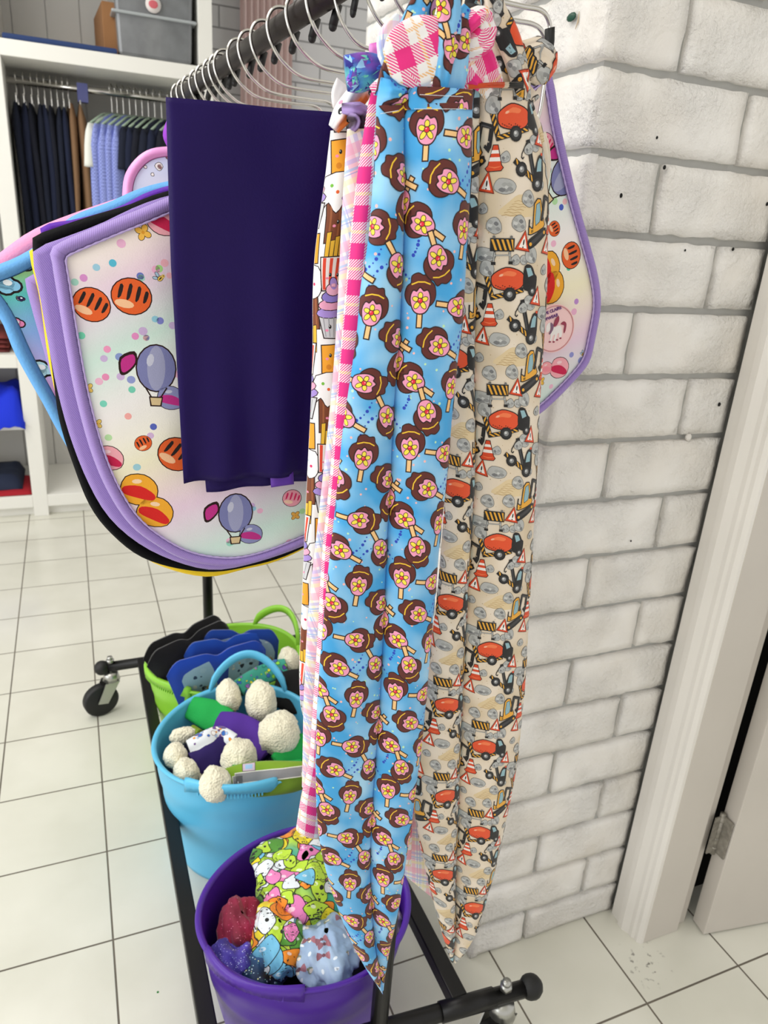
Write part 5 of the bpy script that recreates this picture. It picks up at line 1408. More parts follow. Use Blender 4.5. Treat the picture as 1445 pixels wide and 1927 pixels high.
def chm(o): o.parent = bo; return o
chm(hs.build('horse_emblem', [simple('white_emblem', (.93, .91, .90), .5), simple('wine_emblem', (.58, .16, .28), .5), simple('mauve_emblem', (.48, .34, .45), .5)]))
def text(name, body_, loc, size, mat, rot=0.0, par=None, ext=.0003, align='LEFT', shear=0):
    cu = bpy.data.curves.new(name, 'FONT'); cu.body = body_; cu.size = size; cu.extrude = ext; cu.align_x = align; cu.offset = .00012 if size < .02 else 0
    o = bpy.data.objects.new(name, cu); COL.objects.link(o); dg = bpy.context.evaluated_depsgraph_get(); me = bpy.data.meshes.new_from_object(o.evaluated_get(dg))
    bpy.data.objects.remove(o); me.transform(Matrix.Translation(loc) @ Matrix.Rotation(-rot, 4, 'Y') @ Matrix.Rotation(math.radians(90), 4, 'X'))
    ob = link_obj(name, me, None, [mat]); return ob
pm = simple('purple_lettering', (.40, .20, .48), .6)
chm(text('badge_lettering', 'LOPE CLAIRE', Vector((W(1014, 596, y=yb).x, yb - .0033, W(1014, 596, y=yb).z)), .0046, pm, rot=.36))
chm(text('badge_lettering', 'UFFWEAR', Vector((W(1017, 606, y=yb).x, yb - .0033, W(1017, 606, y=yb).z)), .0046, pm, rot=.36))

# black pad with bright print
def blackb(s, t): return mix(C('0c0c0f'), C('191721'), max(0, noise.noise(Vector((s * 30, t * 30, 1)))))
YBk = .738
def bits(y0, seed, n, box, cols, r0=4, r1=14):
    r = random.Random(seed); out = []
    for k in range(n):
        p = W(r.uniform(box[0], box[2]), r.uniform(box[1], box[3]), y=y0); R_ = r.uniform(r0, r1) * PX
        q_ = psm([(p.x + math.cos(a) * R_ * r.uniform(.5, 1), -p.z + math.sin(a) * R_ * r.uniform(.5, 1)) for a in [i * 1.05 for i in range(6)]], 2)
        out.append((grow(q_, .0007), C('08080a'), 1)); out.append((q_, C(r.choice(cols)), 2))
    return out
def at(y0, lst):
    out = []
    for u, v, rx, ry, c in lst:
        p = W(u, v, y=y0); out.append((pell(p.x, -p.z, rx * PX, ry * PX, -.3, 12), C(c), 4))
    return out
pxB = [(57, 445), (95, 428), (165, 404), (240, 382), (330, 352), (600, 300), (900, 300), (960, 500), (940, 700), (800, 860), (650, 985), (540, 1045), (460, 1068), (400, 1077), (330, 1070), (262, 1048), (205, 1003), (165, 950), (133, 870), (108, 790), (96, 705), (84, 620), (74, 555), (60, 480)]
pad('black saddle pad with black binding and bright bits of print, just behind the lilac-bound one', pxB, YBk, '0e0e11', blackb, bits(YBk, 3, 60, (110, 400, 700, 1050), ['e2408f', 'f0b030', '3a6fd0', 'f07a3a', '7ad04a', 'f2f2f0'], 3, 9) + at(YBk, [(213, 908, 12, 26, 'e84fb5'), (192, 865, 5, 12, 'a5e25a'), (235, 985, 14, 10, 'f2b63a'), (265, 1028, 22, 6, 'b8603a'), (280, 1036, 16, 5, '7a3a22'), (190, 408, 4, 4, 'f5f5f5'), (200, 404, 5, 4, 'f5f5f5'), (150, 422, 14, 5, '2a55c8'), (110, 438, 12, 5, '2a55c8'), (125, 425, 14, 5, 'f0b060'), (262, 383, 5, 4, 'e8623a')]), trim_w=.0145, thick=.010, seed=8, puff=.003, trim_mat=simple('black_binding', (.045, .045, .055), .9, bump=.3, bscale=300, spec=.15))
# yellow bound pad
pxY = [(50, 470), (75, 455), (200, 420), (400, 380), (800, 350), (930, 500), (900, 700), (780, 870), (640, 990), (540, 1050), (455, 1074), (395, 1087), (335, 1078), (270, 1052), (210, 1000), (165, 930), (125, 830), (100, 740), (84, 660), (70, 560)]
pad('yellow-bound saddle pad showing only its yellow edge behind the black one', pxY, .758, 'f7d411', blackb, None, trim_w=.018, thick=.008, seed=12, puff=.001, trim_mat=simple('yellow_binding', (.95, .80, .05), .7), N=120, rings=5)
# lilac sliver
pxLi = [(42, 522), (60, 512), (200, 470), (500, 440), (850, 430), (880, 600), (760, 850), (560, 980), (430, 1020), (300, 990), (220, 920), (150, 830), (100, 730), (72, 640), (52, 570)]
pad('lilac-bound saddle pad, a thin strip showing between the yellow edge and the rainbow print', pxLi, .778, 'a78ed6', blackb, None, trim_w=.02, thick=.007, seed=13, puff=.001, trim_mat=lt, N=120, rings=5)
# rainbow print pad with light blue binding
YR2 = .800
def rain(s, t):
    p = noise.noise(Vector((s * 9, t * 9, 5))); a = (t + 1.15) * 8.5 + s * 1.5 + p * .5
    cs = [C('c8e04a'), C('58c8b8'), C('8fb6ec'), C('d8b0e6'), C('ec4fb4'), C('e83fae'), C('8fe0e8')]
    f = max(0, min(5.99, (a * 2.6) + .2)); k = int(f); return mix(cs[k], cs[k + 1], f - k)
def cloud(r, c):
    o = []
    for d in (r * .16, 0):
        for (x, y, q_) in ((0, 0, .55), (-.5, .1, .4), (.5, .12, .42), (0, .3, .5)): o.append((pell(x * r, y * r, q_ * r + d, q_ * r * .8 + d, 0, 12), BLK if d else c, 2 if d else 3))
    o.append((pell(r * .1, -r * .05, r * .3, r * .2, 0, 10), C('f2fafc'), 4)); return o
lstR = []
for (u, v, r, c) in ((12, 532, 26, '8fd0f0'), (50, 492, 20, '8fd0f0'), (5, 515, 14, '9ad84a'), (30, 605, 16, 'f08fc0'), (75, 690, 26, 'b5e4ee'), (70, 725, 14, 'f0a860'), (85, 745, 10, 'f5f5fa'), (98, 770, 16, 'f2a23a'), (40, 560, 7, '3a2a5a'), (8, 570, 6, '2a2a3a')):
    p = W(u, v, y=YR2); lstR += place(cloud(r * PX * 1.15, C(c)), p.x, -p.z, 1, .1)
lstR += bits(YR2, 5, 90, (-60, 440, 500, 900), ['f08fc0', '8fd0f0', 'c8e04a', 'f5f5fa', 'f2a23a', '5a3a8a'], 2, 6)
pxR = [(-60, 520), (-20, 500), (30, 480), (75, 452), (130, 405), (200, 378), (315, 337), (600, 300), (800, 350), (820, 600), (700, 850), (500, 950), (350, 1000), (230, 960), (150, 880), (107, 814), (75, 755), (50, 712), (22, 660), (0, 605), (-25, 570)]
pad('rainbow print saddle pad with light blue binding at the left edge of the rack', pxR, YR2, '6fb4ea', rain, lstR, trim_w=.016, thick=.010, seed=15, puff=.002, trim_mat=simple('light_blue_binding', (.40, .66, .90), .8, bump=.3, bscale=400), N=140)
# pink bound pad
pxPk = [(-80, 520), (-30, 490), (50, 432), (130, 398), (230, 364), (320, 334), (600, 280), (780, 350), (780, 600), (650, 850), (450, 900), (250, 850), (100, 700), (0, 600), (-60, 560)]
pad('pink-bound saddle pad, a bright pink edge rising above the rainbow one', pxPk, .830, 'f29cc8', blackb, None, trim_w=.024, thick=.012, seed=17, puff=.001, trim_mat=simple('pink_binding', (.95, .62, .78), .8, bump=.3, bscale=400), N=110, rings=5)
# dark pad with a purple end between
pxPu = [(72, 428), (100, 416), (142, 410), (220, 388), (320, 346), (600, 300), (760, 400), (760, 700), (600, 850), (400, 850), (200, 700), (120, 560), (85, 470)]
pad('thin purple-bound saddle pad whose purple corner pokes up behind the black one', pxPu, .784 - .012 + .0, '5a1fa8', blackb, None, trim_w=.010, thick=.005, seed=18, puff=.001, trim_mat=simple('violet_binding', (.36, .10, .66), .8, bump=.3, bscale=300), N=110, rings=5)
# unicorn-blue pad much further back
YU = 1.12
def babyblue(s, t): return mix(C('b9cdf0'), C('d5dff4'), max(0, min(1, .5 + noise.noise(Vector((s * 20, t * 20, 3))))))
qs = PX; PX = (W(301, 400, y=YU) - W(300, 400, y=YU)).length
pxU = [(228, 362), (234, 325), (256, 294), (285, 277), (330, 272), (430, 262), (520, 300), (540, 420), (500, 560), (380, 640), (290, 600), (245, 480), (230, 400)]
pad('baby blue saddle pad with shiny pink binding, further back beside the blue shirts', pxU, YU, 'e9a3dc', babyblue, bits(YU, 9, 60, (235, 280, 500, 500), ['b98a72', 'f2f2f0', 'e8c23a', 'd89ac8', '9a6f6f', 'f5f0f0'], 3, 9), trim_w=.014, thick=.012, seed=19, puff=.004, trim_mat=simple('shiny_pink_binding', (.90, .62, .85), .35, bump=.5, bscale=90), N=120)
YV = 1.02
PX = (W(301, 300, y=YV) - W(300, 300, y=YV)).length
pxV = [(306, 262), (312, 225), (330, 205), (430, 200), (520, 240), (520, 300), (420, 300), (340, 300)]
pad('small bright violet bound pad glimpsed past the left edge of the purple cover', pxV, YV, '8a2fc0', blackb, None, trim_w=.012, thick=.008, seed=22, puff=.001, trim_mat=simple('bright_violet_binding', (.56, .18, .74), .7), N=80, rings=4)
PX = qs

# ------------------------------------------------------------------ tubs
def tub(label, cx, cy, R0, hr, zr, col, ang, hh=(.085, .05), dark=None):
    """flexible tub: bottom radius R0*.78, rim radius R0, rim height zr; handles on both ends of direction ang"""
    e = empty('flexible_tub', (cx, cy, 0)); tag(e, label, 'tub')
    m = simple('tub_' + col, col, .38, bump=.06, bscale=60, spec=.5)
    n = 96; rows = 26; vs = []; fs = []
    def rim(th):  # rim dips a little between the handles
        d = math.cos(2 * (th - ang)); return zr + .006 * d
    prof = []
    for k in range(rows + 1):
        f = k / rows; prof.append((f, .76 + .24 * f ** .85))
    t = .0045
    def P(th, f, r_, off):
        z = rim(th) * f; rib = .0012 * (1 if (.55 < f < .9 and int(f * 60) % 2 == 0) else 0)
        R_ = R0 * r_ + off + (rib if off >= 0 else 0); return (R_ * math.cos(th), R_ * hr * math.sin(th), z)
    for k, (f, r_) in enumerate(prof):
        for i in range(n): vs.append(P(2 * math.pi * i / n, f, r_, 0))
    # rolled lip
    base = (rows) * n
    for (dr, dz) in ((.004, .0015), (.0055, .004), (.003, .0065), (-.001, .0065), (-.0045, .003)):
        for i in range(n):
            th = 2 * math.pi * i / n; vs.append(((R0 + dr) * math.cos(th), (R0 + dr) * hr * math.sin(th), rim(th) + dz))
    k2 = rows + 5
    for k, (f, r_) in reversed(list(enumerate(prof))):
        for i in range(n):
            p = P(2 * math.pi * i / n, max(f, .02), r_, -t); vs.append(p)
    tot = len(vs) // n
    for k in range(tot - 1):
        for i in range(n): a = k * n + i; b_ = k * n + (i + 1) % n; fs.append((a, b_, b_ + n, a + n))
    fs.append(list(range(n))[::-1]); fs.append([(tot - 1) * n + i for i in range(n)])
    mb = MB(); mb.add(vs, fs, 0, True); mb.build('tub_body', m, e)
    for hi, a0 in enumerate((ang, ang + math.pi)):
        h = hh[hi]; pts = []; N = 28; half = .52
        mb = MB(); V = []; F = []
        for j in range(N + 1):
            q_ = j / N; th = a0 - half + 2 * half * q_; up = h * (math.sin(math.pi * q_) ** .55); tilt_ = .012 * math.sin(math.pi * q_)
            th2 = a0 + (th - a0) * (1 - .12 * math.sin(math.pi * q_)); wd = .009 + .006 * (1 - math.sin(math.pi * q_))
            for (dr, dz) in ((-.003, -wd), (.004, -wd), (.005, wd * .6), (.0, wd), (-.004, wd * .6)):
                R_ = R0 + dr + tilt_ * .6 + (.0008 if (j % 2 and dr > 0) else 0); V.append((R_ * math.cos(th2), R_ * hr * math.sin(th2), rim(th) + up + dz))
        for j in range(N):
            for k in range(5): a = j * 5 + k; b_ = j * 5 + (k + 1) % 5; F.append((a, b_, b_ + 5, a + 5))
        F.append(list(range(5))[::-1]); F.append([N * 5 + k for k in range(5)])
        mb.add(V, F, 0, True); mb.build('handle', m, e)
        mb = MB()     # knurled grip under the lip
        for j in range(20):
            th = a0 - .34 + .68 * j / 19; c_, s_ = math.cos(th), math.sin(th); R_ = R0 + .005
            Mx = Matrix.Translation((R_ * c_, R_ * hr * s_, rim(th) - .006)) @ Matrix.Rotation(th, 4, 'Z'); mb.box((-.002, -.0012, -.005), (.0025, .0012, .005), 0, Mx)
        mb.build('grip_rib', m, e)
    return e
PU = (.258, .790); BLU = (.238, 1.170); GR = (.268, 1.490)
tub('deep purple flexible tub in the near end of the rack, full of printed fabric covers', PU[0], PU[1], .158, .90, .222, '4a1d98', math.radians(45), (.05, .006))
tub('sky blue flexible tub in the middle of the rack, full of fleece covers', BLU[0], BLU[1], .160, .98, .25, '5fbfe8', math.radians(72), (.075, .012))
tub('lime green flexible tub at the far end of the rack, holding folded pads', GR[0], GR[1], .174, .84, .225, '8fcf3a', math.radians(27), (.062, .010))

# fleece-lined noseband covers in the blue tub
def fuzzy_mat(name, c):
    m, nt, b = new_mat(name); L = nt.links.new
    tc = node(nt, 'ShaderNodeTexCoord'); v = node(nt, 'ShaderNodeTexVoronoi'); v.inputs['Scale'].default_value = 260; L(tc.outputs['Object'], v.inputs['Vector'])
    nz = node(nt, 'ShaderNodeTexNoise'); nz.inputs['Scale'].default_value = 160; nz.inputs['Detail'].default_value = 5; L(tc.outputs['Object'], nz.inputs['Vector'])
    ad = node(nt, 'ShaderNodeMath', operation='ADD'); L(v.outputs['Distance'], ad.inputs[0]); L(nz.outputs[0], ad.inputs[1])
    bp = node(nt, 'ShaderNodeBump'); bp.inputs['Strength'].default_value = .8; bp.inputs['Distance'].default_value = .003; L(ad.outputs[0], bp.inputs['Height']); L(bp.outputs[0], b.inputs['Normal'])
    b.inputs['Base Color'].default_value = lin(c) + (1,); b.inputs['Roughness'].default_value = 1; b.inputs['Sheen Weight'].default_value = .5; b.inputs['Specular IOR Level'].default_value = .1
    return m
M['fleece'] = fuzzy_mat('cream_fleece', (.95, .93, .83))
def fleece_blob(mb, c, r, seed, n=40):
    c = Vector(c); m2 = n // 2; vs = []; fs = []
    for j in range(m2 + 1):
        ph = math.pi * j / m2
        for i in range(n):
            th = 2 * math.pi * i / n; d = Vector((math.sin(ph) * math.cos(th), math.sin(ph) * math.sin(th), math.cos(ph)))
            k = 1 + .13 * noise.noise(d * 1.7 + Vector((seed, 0, 0))) + .06 * noise.noise(d * 6 + Vector((seed, 3, 0))) + .05 * noise.noise(d * 19 + Vector((0, seed, 0)))
            vs.append(c + Vector((d.x * r[0], d.y * r[1], d.z * r[2])) * k)
    for j in range(m2):
        for i in range(n): fs.append((j * n + i, (j + 1) * n + i, (j + 1) * n + (i + 1) % n, j * n + (i + 1) % n))
    mb.add(vs, fs, 0, True)
def pxm(u, v, z): p = W(u, v, z=z); q_ = W(u + 1, v, z=z); return p, (q_ - p).length
def fleece_cover(label, ends, sleeve, mat, z, prints=None, base=None, w=.05, group='fleece-lined covers in the blue tub'):
    """ends: fleece tufts (u, v, rx px, ry px, z); sleeve: pixel path with widths of the fabric band"""
    p0, s_ = pxm(ends[0][0], ends[0][1], ends[0][4]); e = empty('fleece_cover', p0); tag(e, label, 'fleece cover', group)
    for k, (u, v, rx, ry, zz) in enumerate(ends):
        p, s_ = pxm(u, v, zz); mb = MB(); fleece_blob(mb, p, (rx * s_, ry * s_ * .9, ry * s_ * 1.0), u * .37 + v); fix(mb.build('fleece', M['fleece']), e)
    if sleeve:
        P_ = []
        for (u, v, wd, zz) in sleeve: p, s_ = pxm(u, v, zz); P_.append((p, wd * s_))
        fix(upband('sleeve', P_, mat, prints, base), e)
    return e
def upband(name, path, mat, prints=None, base=None, thick=.012, seed=0):
    """band of cloth rolled over the heap, its face turned up and towards the camera"""
    pts = catmull([p for p, w in path], 6); ws = catmull([Vector((w, 0, 0)) for p, w in path], 6); n = len(pts); m_ = 14
    cl = Cloth(base or (lambda s, t: (.5, .5, .5))); P = []; ST = []; PB = []; cum = 0; up = Vector((-.15, -.75, .65)).normalized()
    for j in range(n):
        tg = (pts[min(j + 1, n - 1)] - pts[max(j - 1, 0)]).normalized(); nr = (up - tg * up.dot(tg)).normalized(); sd = tg.cross(nr)
        if j: cum += (pts[j] - pts[j - 1]).length
        w = ws[j].x; row = []; bk = []; s_ = [0]
        for i in range(m_ + 1):
            a = math.pi * (1 - i / m_); c, q_ = math.cos(a), math.sin(a)
            d = thick * q_ ** .6 * (1 + .3 * noise.noise(Vector((i * .3 + seed, cum * 40, 1))))
            row.append(pts[j] + sd * c * w / 2 + nr * d); bk.append(pts[j] + sd * c * w / 2 - nr * thick * .7 * q_)
        for i in range(m_): s_.append(s_[-1] + (row[i + 1] - row[i]).length)
        P.append(row); PB.append(bk); ST.append([(x - s_[-1] / 2, cum) for x in s_])
    a = P[1][8] - P[1][6]; b_ = P[2][7] - P[0][7]
    if b_.cross(a).dot(up) < 0: P = [r[::-1] for r in P]; PB = [r[::-1] for r in PB]
    cl.grid(P, ST); k0 = cl.grid([r[::-1] for r in PB], [s[::-1] for s in ST], front=False); ni = m_ + 1
    for j in range(n - 1):
        a = j * ni; b_ = k0 + j * ni + ni - 1; cl.F.append((a, b_, b_ + ni, a + ni)); a = j * ni + ni - 1; b_ = k0 + j * ni; cl.F.append((a, a + ni, b_ + ni, b_))
    for i in range(ni - 1):
        cl.F.append((i, i + 1, k0 + ni - 2 - i, k0 + ni - 1 - i)); q_ = (n - 1) * ni + i; r = k0 + (n - 1) * ni + ni - 1 - i; cl.F.append((q_, r, r - 1, q_ + 1))
    if prints:
        sx = [q_[0] for r in ST for q_ in r]; tx = [q_[1] for r in ST for q_ in r]; cl.print_shapes(prints(min(sx), max(sx), min(tx), max(tx)))
    return cl.build(name, mat)
felt_g = simple('green_felt', (.05, .62, .27), .85, bump=.3, bscale=300); felt_p = simple('purple_felt', (.29, .13, .55), .85, bump=.3, bscale=300); felt_k = simple('black_felt', (.03, .03, .035), .95, bump=.3, bscale=300)
felt_n = simple('deep_violet_felt', (.14, .06, .36), .85)
def patch(cols, n=40, r0=.003, r1=.008, sd=1, out_='141414'):
    def f(a, b_, c, d):
        r = random.Random(sd); o = []
        for k in range(n):
            x, y, R_ = r.uniform(a, b_), r.uniform(c, d), r.uniform(r0, r1)
            q_ = psm([(x + math.cos(t) * R_ * r.uniform(.5, 1.1), y + math.sin(t) * R_ * r.uniform(.5, 1.1)) for t in [i * 1.05 for i in range(6)]], 2)
            o.append((grow(q_, R_ * .13), C(out_), 1 + k * .8)); o.append((q_, C(r.choice(cols)), 1.4 + k * .8))
        return o
    return f
def solid(h): c = C(h); return lambda s, t: c
# far group to near group
fleece_cover('fleece cover with a green and violet printed sleeve, rearmost in the blue tub', [(543, 1243, 20, 26, .275), (430, 1311, 24, 33, .262)], [(448, 1296, 34, .262), (480, 1276, 36, .268), (515, 1262, 38, .272), (538, 1256, 34, .275)], M['dyed_matt'], .27, patch(['8fd848', '3aa890', '5a4a9c', '9a6fc0', 'e2e23a', '3a6ab0'], 60, .002, .006, 3), solid('3f9e8a'))
fleece_cover('black felt fleece cover at the right of the blue tub, half behind the tail bags', [(580, 1250, 20, 20, .25)], [(520, 1296, 60, .246), (552, 1300, 84, .252), (590, 1306, 80, .252)], felt_k, .26)
fleece_cover('green felt fleece cover with an upright oval tuft in the blue tub', [(492, 1322, 29, 42, .262)], [(360, 1332, 44, .238), (395, 1345, 58, .240), (425, 1362, 56, .236)], felt_g, .26)
fleece_cover('purple felt fleece cover with the largest round tuft, right of centre in the blue tub', [(526, 1380, 40, 42, .268)], [(412, 1358, 40, .240), (445, 1372, 62, .244), (480, 1395, 66, .240), (505, 1420, 40, .236)], felt_p, .26)
fleece_cover('small fleece cover with an olive band low at the left of the blue tub', [(345, 1384, 27, 17, .240)], [(362, 1374, 20, .240), (376, 1382, 18, .240)], simple('olive_print', (.45, .55, .12), .8), .24)
fleece_cover('fleece cover in white fabric printed orange and blue at the left of the blue tub', [(330, 1422, 22, 26, .246), (350, 1455, 24, 30, .238), (450, 1424, 34, 36, .262)], [(355, 1408, 30, .252), (385, 1395, 38, .258), (412, 1386, 38, .256), (440, 1396, 30, .25)], M['dyed_matt'], .25, patch(['e8642a', 'f0a23a', 'a8c8ee', '6a4a9a', '3a6fc0', 'f6f6f6'], 46, .002, .006, 5, '8a4a3a'), solid('e8eef4'))
fleece_cover('deep violet felt fleece cover under the tufts in the middle of the blue tub', [(372, 1462, 8, 8, .225)], [(365, 1440, 50, .232), (400, 1420, 60, .238), (440, 1412, 56, .236)], felt_n, .24)
fleece_cover('green felt fleece cover with a small tuft at the front right of the blue tub', [(573, 1455, 12, 20, .256)], [(520, 1440, 40, .235), (550, 1422, 64, .238), (585, 1412, 70, .242)], felt_g, .25)
def road(a, b_, c, d):
    o = [(prect(a, c, b_, d), C('7fa42e'), 1)]
    m_ = (a + b_) / 2
    o += [(psm([(a, c + .004), (m_, c + .012), (m_ + .01, c + .05), (m_ - .004, d), (a, d)], 3), C('5f7c22'), 2)]
    o += [(q_, C('e8e6dc'), 3) for q_ in pline([(a - .01, c + .022), (m_ + .004, c + .022), (m_ + .008, d + .01)], .019)] + [(q_, C('8c8c8e'), 4) for q_ in pline([(a - .01, c + .022), (m_ + .004, c + .022), (m_ + .008, d + .01)], .016)]
    o += [(prect(a + .004 + .007 * k, c + .0215, a + .007 + .007 * k, c + .0225), C('f2f2f2'), 5) for k in range(5)]
    o += [(prect(b_ - .022, c + .03, b_ - .006, c + .052), C('4a3a3a'), 5), (prect(b_ - .021, c + .031, b_ - .007, c + .051), C('c8b8c8'), 6), (prect(b_ - .018, c + .035, b_ - .010, c + .047), C('9ac0e0'), 7)]
    return o
ec = fleece_cover('fleece cover printed with a grey road on green at the front of the blue tub', [(405, 1476, 30, 35, .262)], [(425, 1473, 52, .252), (460, 1468, 62, .255), (500, 1465, 64, .256), (545, 1462, 58, .256), (570, 1458, 50, .254)], M['dyed_matt'], .25, road, solid('7fa42e'))
P_ = [(pxm(u, v, z)[0], w * pxm(u, v, z)[1]) for u, v, w, z in ((438, 1444, 9, .268), (480, 1442, 9, .272), (530, 1438, 10, .272), (566, 1434, 10, .270))]
fix(upband('green_edge', P_, felt_g, thick=.004), ec)
# dark lining at the bottom of each tub's heap
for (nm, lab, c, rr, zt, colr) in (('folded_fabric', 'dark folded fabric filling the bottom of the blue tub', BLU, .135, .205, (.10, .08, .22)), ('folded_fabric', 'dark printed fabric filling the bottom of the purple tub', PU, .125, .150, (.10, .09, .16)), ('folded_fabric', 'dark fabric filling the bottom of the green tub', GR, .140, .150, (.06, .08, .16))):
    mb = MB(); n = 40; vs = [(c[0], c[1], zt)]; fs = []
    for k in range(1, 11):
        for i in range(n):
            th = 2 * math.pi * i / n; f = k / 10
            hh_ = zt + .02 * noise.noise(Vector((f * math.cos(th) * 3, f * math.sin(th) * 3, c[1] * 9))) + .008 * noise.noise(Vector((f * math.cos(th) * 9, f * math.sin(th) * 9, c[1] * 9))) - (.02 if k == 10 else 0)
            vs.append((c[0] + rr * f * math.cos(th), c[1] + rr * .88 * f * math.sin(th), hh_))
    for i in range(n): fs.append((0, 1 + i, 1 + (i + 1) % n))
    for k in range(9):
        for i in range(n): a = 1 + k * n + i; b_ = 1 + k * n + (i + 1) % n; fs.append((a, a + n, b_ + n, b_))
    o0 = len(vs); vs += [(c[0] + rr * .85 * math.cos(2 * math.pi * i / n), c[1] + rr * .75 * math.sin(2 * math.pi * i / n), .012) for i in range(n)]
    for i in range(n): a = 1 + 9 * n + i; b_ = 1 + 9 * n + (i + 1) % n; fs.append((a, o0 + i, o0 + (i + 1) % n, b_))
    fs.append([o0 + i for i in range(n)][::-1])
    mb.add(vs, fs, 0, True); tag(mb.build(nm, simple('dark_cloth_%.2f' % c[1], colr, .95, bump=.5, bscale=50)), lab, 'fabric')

# folded pads standing in the green tub
def standing_pad(label, u0, v0, u1, v1, hgt, y_off, col, patches, z0=.20, th=.012, group=None, lean=0, base=None, shrink=.16, shift=(.015, .035)):
    """a folded pad seen as a slab: its top edge runs from (u0, v0) to (u1, v1)"""
    a = W(u0, v0, z=z0 + hgt); b_ = W(u1, v1, z=z0 + hgt); e = empty('folded_pad', (a + b_) / 2 - Vector((0, 0, hgt))); tag(e, label, 'folded pad', group)
    dx = (b_ - a); dn = Vector((dx.y, -dx.x, 0)).normalized(); 
    if dn.y > 0: dn = -dn
    nU, nV = 30, 18; Wd = dx.length
    cl = Cloth(base or solid(col)); P = []; ST = []; PB = []
    for j in range(nV + 1):
        f = j / nV; row = []; bk = []; st = []
        for i in range(nU + 1):
            g = i / nU; s_ = g * Wd; cut = max(0, abs(g - .5) - .36) / .14
            top = -.030 * cut ** 2 - .012 * math.exp(-((g - .5) / .08) ** 2)
            p = a.lerp(b_, .5 + (g - .5) * (1 - shrink * f)) + Vector((0, 0, top - f * (hgt + .06))) + Vector((shift[0] * f, shift[1] * f, 0))
            ed = min(1, (min(g, 1 - g) * 14 + .05)) ** .5 * min(1, f * 9 + .1) ** .5
            wv = .003 * noise.noise(Vector((g * 4, f * 3, u0)))
            row.append(p + dn * (th * ed + wv)); bk.append(p - dn * th * ed * .6); st.append((s_ - Wd / 2, f * (hgt + .06)))
        P.append(row); PB.append(bk); ST.append(st)
    aa = P[3][5] - P[3][4]; bb = P[4][4] - P[3][4]
    if bb.cross(aa).dot(dn) < 0: P = [r[::-1] for r in P]; PB = [r[::-1] for r in PB]; ST = [r[::-1] for r in ST]
    cl.grid(P, ST); k0 = cl.grid([r[::-1] for r in PB], [s[::-1] for s in ST], front=False); ni = nU + 1
    for j in range(nV):
        q_ = j * ni; r = k0 + j * ni + ni - 1; cl.F.append((q_, r, r + ni, q_ + ni)); q_ = j * ni + ni - 1; r = k0 + j * ni; cl.F.append((q_, q_ + ni, r + ni, r))
    for i in range(ni - 1):
        cl.F.append((i, i + 1, k0 + ni - 2 - i, k0 + ni - 1 - i)); q_ = nV * ni + i; r = k0 + nV * ni + ni - 1 - i; cl.F.append((q_, r, r - 1, q_ + 1))
    if patches: cl.print_shapes(patches)
    fix(cl.build('pad_body', M['dyed_matt']), e); return e
def sides(c1, sd, extra=(), w=.098):
    """printed panels left and right of a plain middle"""
    o = []; r = random.Random(sd)
    for sx in (-1, 1):
        o.append((psm([(sx * w * .16, .035), (sx * w * .32, .018), (sx * w * .74, .035), (sx * w * .80, .07), (sx * w * .7, .2), (sx * w * .12, .2)], 2), C(c1), 1))
    for k in range(46):
        x = r.choice((-1, 1)) * r.uniform(.2, .75) * w; y = r.uniform(.03, .19); R_ = r.uniform(.002, .009)
        q_ = psm([(x + math.cos(t) * R_ * r.uniform(.5, 1.1), y + math.sin(t) * R_ * r.uniform(.5, 1.1)) for t in [i * 1.05 for i in range(6)]], 2); o.append((q_, C(r.choice(extra)), 2))
    return o
standing_pad('black folded pad with small red and white prints, rearmost in the green tub', 268, 1218, 418, 1150, .13, 0, '0c0c0e', sides('101014', 4, ['b8323a', 'e8e4e4', '8a9a3a', 'c0484a']), .20, shift=(.060, .055), shrink=.34)
standing_pad('black folded pad leaning behind the royal blue ones in the green tub', 275, 1232, 430, 1160, .12, 0, '0e0e11', None, .20, shift=(.060, .055), shrink=.34)
standing_pad('royal blue folded pad, rearmost of the blue ones in the green tub', 380, 1186, 525, 1184, .12, 0, '123a8a', sides('9ab6c6', 6, ['a8c0cc', 'b08a6a', '18324a', 'c8d4d8']), .20)
standing_pad('royal blue folded pad, middle one of the blue three in the green tub', 345, 1212, 500, 1186, .12, 0, '1a49a8', None, .195)
standing_pad('bright royal blue folded pad with pale blue printed panels, foremost in the green tub', 312, 1250, 500, 1200, .12, 0, '1a44ae', sides('9ebccd', 8, ['a9c4d0', '18222e', 'd8d4cc', 'c0a060', '8aa8ba', '203a5a'], .118), .195, shift=(.02, .045), shrink=.25)

